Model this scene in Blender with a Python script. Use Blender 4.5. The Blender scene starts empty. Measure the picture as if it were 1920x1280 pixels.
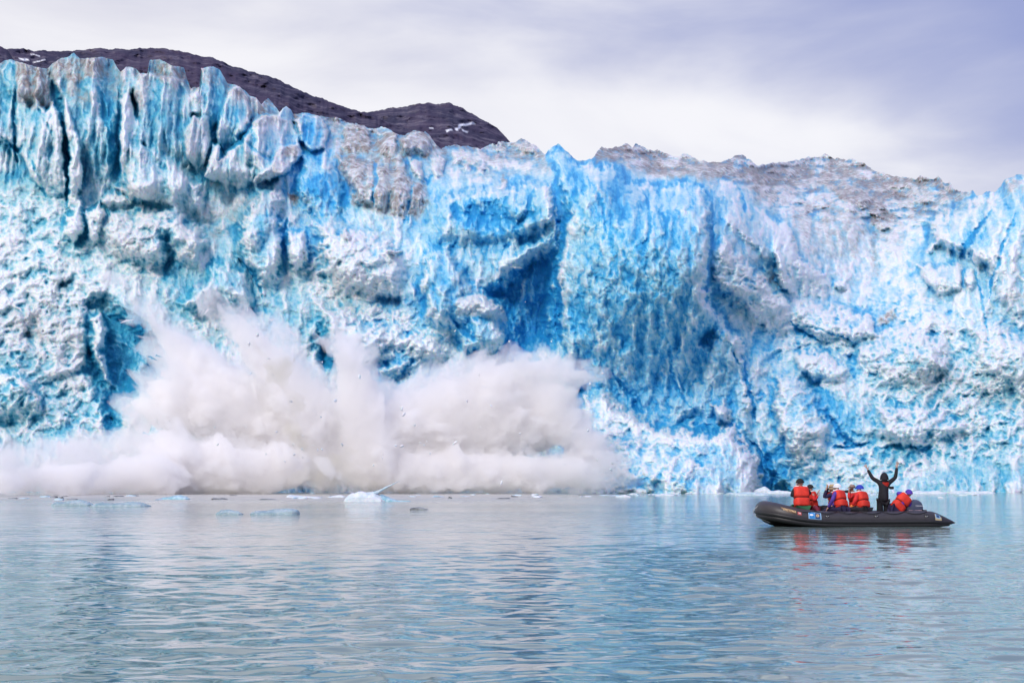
import bpy, bmesh, math, random
import numpy as np
from mathutils import Vector, Matrix

# ---------------------------------------------------------------- camera, sky, sun, exposure
scn = bpy.context.scene
COL = scn.collection
R = math.radians
FPX = 2800.0            # focal length in photograph pixels (1920 wide)
CAM_H = 1.35
PITCH = math.atan((901.0 - 640.0) / FPX)

cd = bpy.data.cameras.new("camera")
cam = bpy.data.objects.new("camera", cd)
COL.objects.link(cam)
cam.location = (0, 0, CAM_H)
cam.rotation_euler = (math.pi / 2 + PITCH, 0, 0)
cd.sensor_width = 36.0
cd.lens = FPX * 36.0 / 1920.0
cd.clip_start = 0.1
cd.clip_end = 20000.0
scn.camera = cam
scn.render.engine = 'CYCLES'
scn.view_settings.view_transform = 'Standard'
scn.view_settings.look = 'None'
scn.view_settings.exposure = 0.31
scn.view_settings.gamma = 1.0
cy = scn.cycles
cy.use_denoising = True
cy.max_bounces = 20
cy.diffuse_bounces = 4
cy.glossy_bounces = 4
cy.transmission_bounces = 4
cy.volume_bounces = 20
cy.transparent_max_bounces = 12
cy.sample_clamp_indirect = 8.0

SUN_EL, SUN_AZ = R(34), R(205)     # azimuth clockwise from +Y (north): behind the camera, to the left

def nodes_of(nt):
    nt.nodes.clear()
    return nt.nodes, nt.links

world = bpy.data.worlds.new("World")
scn.world = world
world.use_nodes = True
wn, wl = nodes_of(world.node_tree)
def N(ns, typ, **kw):
    n = ns.new(typ)
    for k, v in kw.items():
        if k in ('inputs',):
            for kk, vv in v.items():
                n.inputs[kk].default_value = vv
        else:
            setattr(n, k, v)
    return n
sky = N(wn, 'ShaderNodeTexSky', sky_type='NISHITA', sun_disc=False, sun_elevation=SUN_EL, sun_rotation=SUN_AZ)
tc = N(wn, 'ShaderNodeTexCoord')
sep = N(wn, 'ShaderNodeSeparateXYZ')
wl.new(tc.outputs['Generated'], sep.inputs[0])
# broad cloud layers: noise stretched along the horizon
mp = N(wn, 'ShaderNodeMapping')
mp.inputs['Scale'].default_value = (1.0, 1.0, 3.2)
mp.inputs['Location'].default_value = (3.1, 0.4, 0.0)
wl.new(tc.outputs['Generated'], mp.inputs[0])
n1 = N(wn, 'ShaderNodeTexNoise'); n1.inputs['Scale'].default_value = 3.6; n1.inputs['Detail'].default_value = 6; n1.inputs['Roughness'].default_value = 0.5
n1.inputs['Distortion'].default_value = 0.35
wl.new(mp.outputs[0], n1.inputs[0])
n2 = N(wn, 'ShaderNodeTexNoise'); n2.inputs['Scale'].default_value = 9.0; n2.inputs['Detail'].default_value = 5; n2.inputs['Roughness'].default_value = 0.45
wl.new(mp.outputs[0], n2.inputs[0])
def M(ns, ls, op, a, b=None, c=None, clamp=False):
    n = ns.new('ShaderNodeMath'); n.operation = op; n.use_clamp = clamp
    for i, v in enumerate((a, b, c)):
        if v is None: continue
        if isinstance(v, (int, float)): n.inputs[i].default_value = v
        else: ls.new(v, n.inputs[i])
    return n.outputs[0]
# the heavy violet bank stands high on the right; thin bright cloud fills the rest
ratio = M(wn, wl, 'DIVIDE', sep.outputs[0], M(wn, wl, 'MAXIMUM', sep.outputs[1], 0.05))
bank = M(wn, wl, 'ADD', M(wn, wl, 'MULTIPLY', sep.outputs[2], 6.2), M(wn, wl, 'MULTIPLY', ratio, 1.5))
bank = M(wn, wl, 'ADD', bank, M(wn, wl, 'MULTIPLY', n1.outputs[0], 1.5))
bank = M(wn, wl, 'SUBTRACT', bank, 2.62)
bank = M(wn, wl, 'ADD', bank, M(wn, wl, 'MULTIPLY', n2.outputs[0], 0.45))
def maprange(ns, ls, v, a, b, c=0.0, d=1.0, smooth=True):
    n = ns.new('ShaderNodeMapRange'); n.interpolation_type = 'SMOOTHSTEP' if smooth else 'LINEAR'; n.clamp = True
    ls.new(v, n.inputs[0])
    for i, x in zip((1, 2, 3, 4), (a, b, c, d)): n.inputs[i].default_value = x
    return n.outputs[0]
def mixc(ns, ls, f, a, b):
    n = ns.new('ShaderNodeMix'); n.data_type = 'RGBA'
    if isinstance(f, (int, float)): n.inputs[0].default_value = f
    else: ls.new(f, n.inputs[0])
    for i, v in ((6, a), (7, b)):
        if isinstance(v, (tuple, list)): n.inputs[i].default_value = (*v[:3], 1)
        else: ls.new(v, n.inputs[i])
    return n.outputs[2]
heavy = maprange(wn, wl, bank, -0.25, 0.85)
soft = maprange(wn, wl, n1.outputs[0], 0.34, 0.68)
thin = mixc(wn, wl, soft, (6.3, 6.15, 6.3), (4.9, 4.8, 5.35))
cloud = mixc(wn, wl, heavy, thin, (2.15, 2.4, 4.2))
# an overcast sky is brighter overhead
zen = maprange(wn, wl, sep.outputs[2], 0.35, 0.95, 1.0, 1.8)
vm = wn.new('ShaderNodeVectorMath'); vm.operation = 'SCALE'
wl.new(cloud, vm.inputs[0]); wl.new(zen, vm.inputs['Scale'])
mixed = mixc(wn, wl, 0.90, sky.outputs[0], vm.outputs[0])
bg = N(wn, 'ShaderNodeBackground'); bg.inputs['Strength'].default_value = 0.125
wo = N(wn, 'ShaderNodeOutputWorld')
wl.new(mixed, bg.inputs[0]); wl.new(bg.outputs[0], wo.inputs[0])

sd = bpy.data.lights.new("sun", 'SUN'); sd.energy = 1.5; sd.angle = R(16); sd.color = (1.0, 0.96, 0.92)
so = bpy.data.objects.new("sun", sd); COL.objects.link(so)
sv = Vector((math.sin(SUN_AZ) * math.cos(SUN_EL), math.cos(SUN_AZ) * math.cos(SUN_EL), math.sin(SUN_EL)))
so.rotation_euler = sv.to_track_quat('Z', 'Y').to_euler()
so.location = (0, -30, 60)

# ---------------------------------------------------------------- helpers
def tag(o, label=None, cat=None, group=None, kind=None):
    if label: o['label'] = label
    if cat: o['category'] = cat
    if group: o['group'] = group
    if kind: o['kind'] = kind
    return o

def empty(name, loc, rz=0.0):
    o = bpy.data.objects.new(name, None); COL.objects.link(o)
    o.location = loc; o.rotation_euler = (0, 0, rz); o.empty_display_size = 0.2
    return o

def obj_from(name, me, mat=None, parent=None, loc=None):
    o = bpy.data.objects.new(name, me); COL.objects.link(o)
    if mat is not None:
        me.materials.append(mat)
    if parent is not None: o.parent = parent
    if loc is not None: o.location = loc
    return o

def smooth(me, on=True):
    me.polygons.foreach_set('use_smooth', np.full(len(me.polygons), on, dtype=bool))

def grid_mesh(name, P, closed_u=False):
    """P: (rows, cols, 3) -> quad mesh"""
    r, c, _ = P.shape
    idx = np.arange(r * c, dtype=np.int32).reshape(r, c)
    a = idx[:-1, :-1]; b = idx[:-1, 1:]; d = idx[1:, 1:]; e = idx[1:, :-1]
    q = np.stack([a, e, d, b], -1).reshape(-1, 4)
    if closed_u:
        q2 = np.stack([idx[:-1, -1], idx[1:, -1], idx[1:, 0], idx[:-1, 0]], -1)
        q = np.concatenate([q, q2])
    me = bpy.data.meshes.new(name)
    me.vertices.add(r * c)
    me.vertices.foreach_set('co', P.reshape(-1).astype(np.float32))
    me.loops.add(q.size); me.loops.foreach_set('vertex_index', q.reshape(-1))
    me.polygons.add(len(q))
    me.polygons.foreach_set('loop_start', np.arange(0, q.size, 4, dtype=np.int32))
    me.update(calc_edges=True)
    smooth(me)
    return me

def attr(me, name, a):
    at = me.attributes.new(name, 'FLOAT', 'POINT')
    at.data.foreach_set('value', a.reshape(-1).astype(np.float32))

def ray(px, py):
    x = (px - 960.0) / FPX; y = (640.0 - py) / FPX
    c, s = math.cos(PITCH), math.sin(PITCH)
    return x, c - y * s, s + y * c       # right, forward, up

def at(px, py, Y):
    x, f, u = ray(px, py)
    t = Y / f
    return Vector((x * t, Y, CAM_H + u * t))

def on_water(px, py):
    x, f, u = ray(px, py)
    t = -CAM_H / u
    return Vector((x * t, f * t, 0.0))

# numpy noise -----------------------------------------------------
def _h(ix, iy, seed):
    a = (ix.astype(np.int64) * 374761393 + iy.astype(np.int64) * 668265263 + seed * 1442695041) & 0xffffffff
    a = ((a ^ (a >> 13)) * 1274126177) & 0xffffffff
    a = (a ^ (a >> 16)) & 0xffffffff
    a = (a * 2246822519) & 0xffffffff
    return ((a ^ (a >> 15)) & 0xffffff).astype(np.float32) / np.float32(16777216.0)

def perlin(x, y, seed=0):
    x = x.astype(np.float32); y = y.astype(np.float32)
    ix = np.floor(x); iy = np.floor(y); fx = x - ix; fy = y - iy
    ix = ix.astype(np.int32); iy = iy.astype(np.int32)
    u = fx * fx * fx * (fx * (fx * 6 - 15) + 10); v = fy * fy * fy * (fy * (fy * 6 - 15) + 10)
    def g(dx, dy):
        a = _h(ix + dx, iy + dy, seed) * np.float32(2 * math.pi)
        return np.cos(a) * (fx - dx) + np.sin(a) * (fy - dy)
    n0 = g(0, 0) * (1 - u) + g(1, 0) * u
    n1 = g(0, 1) * (1 - u) + g(1, 1) * u
    return (n0 * (1 - v) + n1 * v) * 1.5

def fbm(x, y, oct=5, seed=0, gain=0.5, ridged=False, billow=False):
    s = 0; a = 1.0; t = 0
    for i in range(oct):
        n = perlin(x * 2 ** i + 17.3 * i, y * 2 ** i - 9.1 * i, seed + i)
        if ridged: n = 1 - 2 * np.abs(n)
        if billow: n = 2 * np.abs(n) - 0.6
        s = s + a * n; t += a; a *= gain
    return s / t

def worley(x, y, seed=0, facet=1.0, dome=1.4, k=9.0, lo=0.6):
    """heaped rounded blocks: smooth union of tilted domes of random height. returns height, cell random"""
    ix = np.floor(x).astype(np.int32); iy = np.floor(y).astype(np.int32)
    acc = np.zeros(x.shape, np.float32); best = np.full(x.shape, -9.0, np.float32); rr = acc.copy()
    for dx in (-1, 0, 1):
        for dy in (-1, 0, 1):
            cx = ix + dx; cy_ = iy + dy
            r1 = _h(cx, cy_, seed); r2 = _h(cx, cy_, seed + 1); r3 = _h(cx, cy_, seed + 2); r4 = _h(cx, cy_, seed + 3); r5 = _h(cx, cy_, seed + 4)
            ddx = x - (cx + r1); ddy = y - (cy_ + r2)
            h = lo * (r5 - 0.5) + facet * ((r3 - 0.5) * 1.3 * ddx + (r4 * 1.2 - 0.1) * ddy) - dome * (ddx * ddx + ddy * ddy)
            acc += np.exp(k * np.clip(h, -4, 3))
            near = h > best
            best = np.where(near, h, best); rr = np.where(near, r3, rr)
    return np.log(acc + 1e-9) / k, rr

def sstep(a, b, x):
    t = np.clip((x - a) / (b - a), 0, 1)
    return t * t * (3 - 2 * t)

def poly_sdf(X, Y, pts):
    """signed distance in pixels, positive inside"""
    d = np.full(X.shape, 1e9, np.float32); inside = np.zeros(X.shape, bool)
    n = len(pts)
    for i in range(n):
        x0, y0 = pts[i]; x1, y1 = pts[(i + 1) % n]
        ex, ey = x1 - x0, y1 - y0
        wx, wy = X - x0, Y - y0
        t = np.clip((wx * ex + wy * ey) / (ex * ex + ey * ey + 1e-9), 0, 1)
        d = np.minimum(d, (wx - ex * t) ** 2 + (wy - ey * t) ** 2)
        c = ((y0 <= Y) & (y1 > Y)) | ((y1 <= Y) & (y0 > Y))
        with np.errstate(divide='ignore', invalid='ignore'):
            xi = x0 + (Y - y0) * ex / (ey if ey != 0 else 1e-9)
        inside ^= c & (X < xi)
    d = np.sqrt(d)
    return np.where(inside, d, -d)

def line_dist(X, Y, pts):
    """distance to a polyline and the parameter 0..1 along it"""
    d = np.full(X.shape, 1e9, np.float32); par = np.zeros(X.shape, np.float32)
    L = [0.0]
    for i in range(len(pts) - 1):
        L.append(L[-1] + math.hypot(pts[i + 1][0] - pts[i][0], pts[i + 1][1] - pts[i][1]))
    for i in range(len(pts) - 1):
        x0, y0 = pts[i]; ex, ey = pts[i + 1][0] - x0, pts[i + 1][1] - y0
        wx, wy = X - x0, Y - y0
        t = np.clip((wx * ex + wy * ey) / (ex * ex + ey * ey + 1e-9), 0, 1)
        q = (wx - ex * t) ** 2 + (wy - ey * t) ** 2
        nr = q < d
        par = np.where(nr, (L[i] + t * (L[i + 1] - L[i])) / L[-1], par)
        d = np.where(nr, q, d)
    return np.sqrt(d), par

# materials -------------------------------------------------------
def mat(name):
    m = bpy.data.materials.new(name); m.use_nodes = True
    ns, ls = nodes_of(m.node_tree)
    out = ns.new('ShaderNodeOutputMaterial'); b = ns.new('ShaderNodeBsdfPrincipled')
    ls.new(b.outputs[0], out.inputs[0])
    return m, ns, ls, b, out

def noise(ns, ls, scale, detail=4, rough=0.55, vec=None, dist=0.0):
    n = ns.new('ShaderNodeTexNoise'); n.inputs['Scale'].default_value = scale
    n.inputs['Detail'].default_value = detail; n.inputs['Roughness'].default_value = rough
    n.inputs['Distortion'].default_value = dist
    if vec is not None: ls.new(vec, n.inputs[0])
    return n

def coords(ns, ls, scale=(1, 1, 1), kind='Object'):
    t = ns.new('ShaderNodeTexCoord'); m = ns.new('ShaderNodeMapping'); m.inputs['Scale'].default_value = scale
    ls.new(t.outputs[kind], m.inputs[0]); return m.outputs[0]

def bump(ns, ls, b, h, strength, dist):
    n = ns.new('ShaderNodeBump'); n.inputs['Strength'].default_value = strength; n.inputs['Distance'].default_value = dist
    ls.new(h, n.inputs['Height']); ls.new(n.outputs[0], b.inputs['Normal']); return n

def simple(name, col, rough=0.6, var=0.25, vscale=8.0, bumpd=0.0, bscale=40.0, spec=0.5, metal=0.0, coat=0.0):
    m, ns, ls, b, out = mat(name)
    v = coords(ns, ls)
    n = noise(ns, ls, vscale, 5, 0.6, v)
    c = mixc(ns, ls, maprange(ns, ls, n.outputs[0], 0.3, 0.7), tuple(x * (1 - var) for x in col), tuple(min(1, x * (1 + var)) for x in col))
    ls.new(c, b.inputs['Base Color'])
    b.inputs['Roughness'].default_value = rough; b.inputs['Metallic'].default_value = metal
    b.inputs['Specular IOR Level'].default_value = spec; b.inputs['Coat Weight'].default_value = coat
    if bumpd > 0:
        n3 = noise(ns, ls, bscale, 4, 0.6, v); bump(ns, ls, b, n3.outputs[0], 1.0, bumpd)
    return m
# ---------------------------------------------------------------- water
def make_water():
    m, ns, ls, b, out = mat("silty_water")
    v = coords(ns, ls, (0.8, 1.0, 1.0))
    big = noise(ns, ls, 0.035, 4, 0.5, coords(ns, ls, (0.5, 1.0, 1)))
    col = mixc(ns, ls, maprange(ns, ls, big.outputs[0], 0.35, 0.65), (0.135, 0.215, 0.20), (0.20, 0.26, 0.235))
    c0 = ns.new('ShaderNodeTexCoord'); s0 = ns.new('ShaderNodeSeparateXYZ'); ls.new(c0.outputs['Object'], s0.inputs[0])
    mud = M(ns, ls, 'MULTIPLY', maprange(ns, ls, s0.outputs[1], 70.0, 125.0), maprange(ns, ls, s0.outputs[0], 14.0, -2.0))
    mud = M(ns, ls, 'MULTIPLY', mud, maprange(ns, ls, noise(ns, ls, .5, 5, .6, coords(ns, ls, (.3, 1, 1))).outputs[0], .3, .6, .55, 1.0))
    col = mixc(ns, ls, mud, col, (.50, .47, .43))
    ls.new(col, b.inputs['Base Color'])
    rr_ = maprange(ns, ls, mud, 0.0, 1.0, 0.045, 0.35); ls.new(rr_, b.inputs['Roughness'])
    b.inputs['IOR'].default_value = 1.333
    b.inputs['Specular IOR Level'].default_value = 0.6
    # wind ripples: smooth chop of about a third of a metre riding on longer waves
    a1 = noise(ns, ls, 1.9, 2.5, 0.45, v, 0.4)
    a3 = noise(ns, ls, 6.0, 2, 0.5, v, 0.2)
    cd_ = ns.new('ShaderNodeTexCoord'); sp_ = ns.new('ShaderNodeSeparateXYZ'); ls.new(cd_.outputs['Object'], sp_.inputs[0])
    off = maprange(ns, ls, sp_.outputs[1], 18.0, 60.0, 0.12, 1.0)      # open water further out is more ruffled
    calm = maprange(ns, ls, noise(ns, ls, 0.06, 3, 0.5, coords(ns, ls, (0.45, 1.0, 1.0))).outputs[0], 0.35, 0.65, 0.55, 1.2)
    h = M(ns, ls, 'MULTIPLY', a1.outputs[0], 0.085)
    h = M(ns, ls, 'ADD', h, M(ns, ls, 'MULTIPLY', a3.outputs[0], 0.010))
    h = M(ns, ls, 'MULTIPLY', M(ns, ls, 'MULTIPLY', h, calm), off)
    bump(ns, ls, b, h, 1.0, 1.0)
    dep = np.arange(400, 22.0, -0.62)
    ys = CAM_H * FPX / dep
    ys = np.concatenate([[-60, 0, 4, 7], ys[ys > 8.5], [185, 200, 220, 260]])
    sx = np.concatenate([[-30, -8, -3, -1.6], np.linspace(-1.08, 1.08, 1250), [1.6, 3, 8, 30]])
    Sx, Y = np.meshgrid(sx, ys)
    X = Sx * (np.maximum(Y, 2) * 0.345 + 1.0)
    sp = Y * Y / (CAM_H * FPX) * 0.7
    Z = 0 * X
    gx = 0.72 + 0.35 * fbm(X / 9, Y / 16, 2, 7)
    wave_a = 0.75 + 0.75 * fbm(X / 7, Y / 11, 3, 9)
    for lam, am, sd in ((2.4, .006, 1), (0.95, .017, 2), (0.46, .038, 3), (0.24, .032, 4)):
        ang = 0.22 * math.sin(sd * 2.1)
        xr = X * math.cos(ang) + Y * math.sin(ang); yr = -X * math.sin(ang) + Y * math.cos(ang)
        keep = sstep(0.62, 0.25, sp / lam) * sstep(-40, 6, Y)
        Z = Z + am * lam * 1.25 * keep * np.clip(wave_a, .3, 1.6) * perlin(xr / lam * 0.80 + 31 * sd, yr / lam + 17.7 * sd, 40 + sd)
    me = grid_mesh("water", np.stack([X, Y, Z], -1)[::-1])
    o = obj_from("water", me, m)
    tag(o, kind='structure')
    # sea bed under it, so the sheet has something below
    return o
make_water()

# ---------------------------------------------------------------- glacier
SKYLINE = [(-900,250),(-500,190),(-200,140),(-60,124),(0,120),(12,114),(20,112),(33,116),(60,124),(88,131),(92,127),(110,112),(130,106),(138,102),(150,113),(190,108),(212,112),(221,130),(226,136),(236,127),(255,130),(262,138),(277,139),(280,114),(300,113),(322,124),(345,128),(351,150),(358,168),(374,164),(377,129),(400,125),(412,132),(421,146),(427,158),(440,160),(452,166),(468,180),(480,183),(490,196),(503,186),(518,203),(524,212),(530,204),(536,200),(545,205),(550,214),(575,212),(600,219),(640,223),(665,232),(690,240),(720,240),(745,248),(760,254),(775,244),(797,243),(812,262),(826,280),(840,274),(870,274),(900,281),(918,270),(955,271),(978,264),(1000,275),(1022,291),(1035,276),(1046,271),(1058,280),(1082,298),(1108,297),(1128,278),(1150,273),(1176,276),(1186,283),(1192,277),(1206,284),(1224,290),(1235,283),(1262,293),(1285,291),(1310,298),(1345,302),(1360,306),(1385,298),(1408,299),(1419,309),(1450,302),(1500,300),(1520,297),(1550,294),(1575,302),(1600,304),(1622,306),(1640,320),(1680,329),(1716,334),(1726,329),(1745,339),(1760,334),(1773,346),(1781,342),(1791,358),(1806,361),(1824,358),(1831,369),(1846,362),(1868,358),(1880,343),(1896,329),(1912,326),(1940,336),(2050,330),(2400,360),(2900,420)]
DEPTH = [(-400,925,178),(0,925,173),(400,925,174),(700,925,175),(1000,925,176),(1250,925,169),(1250,800,181),(1180,740,186),(1470,925,181),(1700,925,174),(1920,925,174),(2300,925,180),
 (0,800,179),(0,600,186),(0,450,194),(0,360,199),(-60,130,208),(300,500,192),(300,400,197),(200,700,183),(300,120,209),(150,110,208),(150,330,199),(450,450,196),(450,180,214),(520,330,203),(620,240,224),(600,400,198),
 (650,650,186),(600,800,181),(750,450,194),(750,270,216),(700,240,230),(840,290,226),(960,280,238),(900,500,191),(900,340,203),(1000,600,190),(1050,450,188),(1040,330,196),(1150,780,183),(1150,330,196),(1150,285,240),(1300,350,198),(1300,700,186),
 (1250,300,262),(1400,320,252),(1400,400,200),(1500,305,330),(1600,330,300),(1560,300,340),(1580,390,228),(1600,520,214),(1450,600,194),(1600,700,188),(1750,600,195),(1750,380,240),(1890,340,216),(1880,500,203),(1900,700,189),(1780,850,181),(1700,350,285),(1500,850,181),
 (2400,380,230),(2400,700,195),(-500,200,215),(-500,600,190)]
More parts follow.
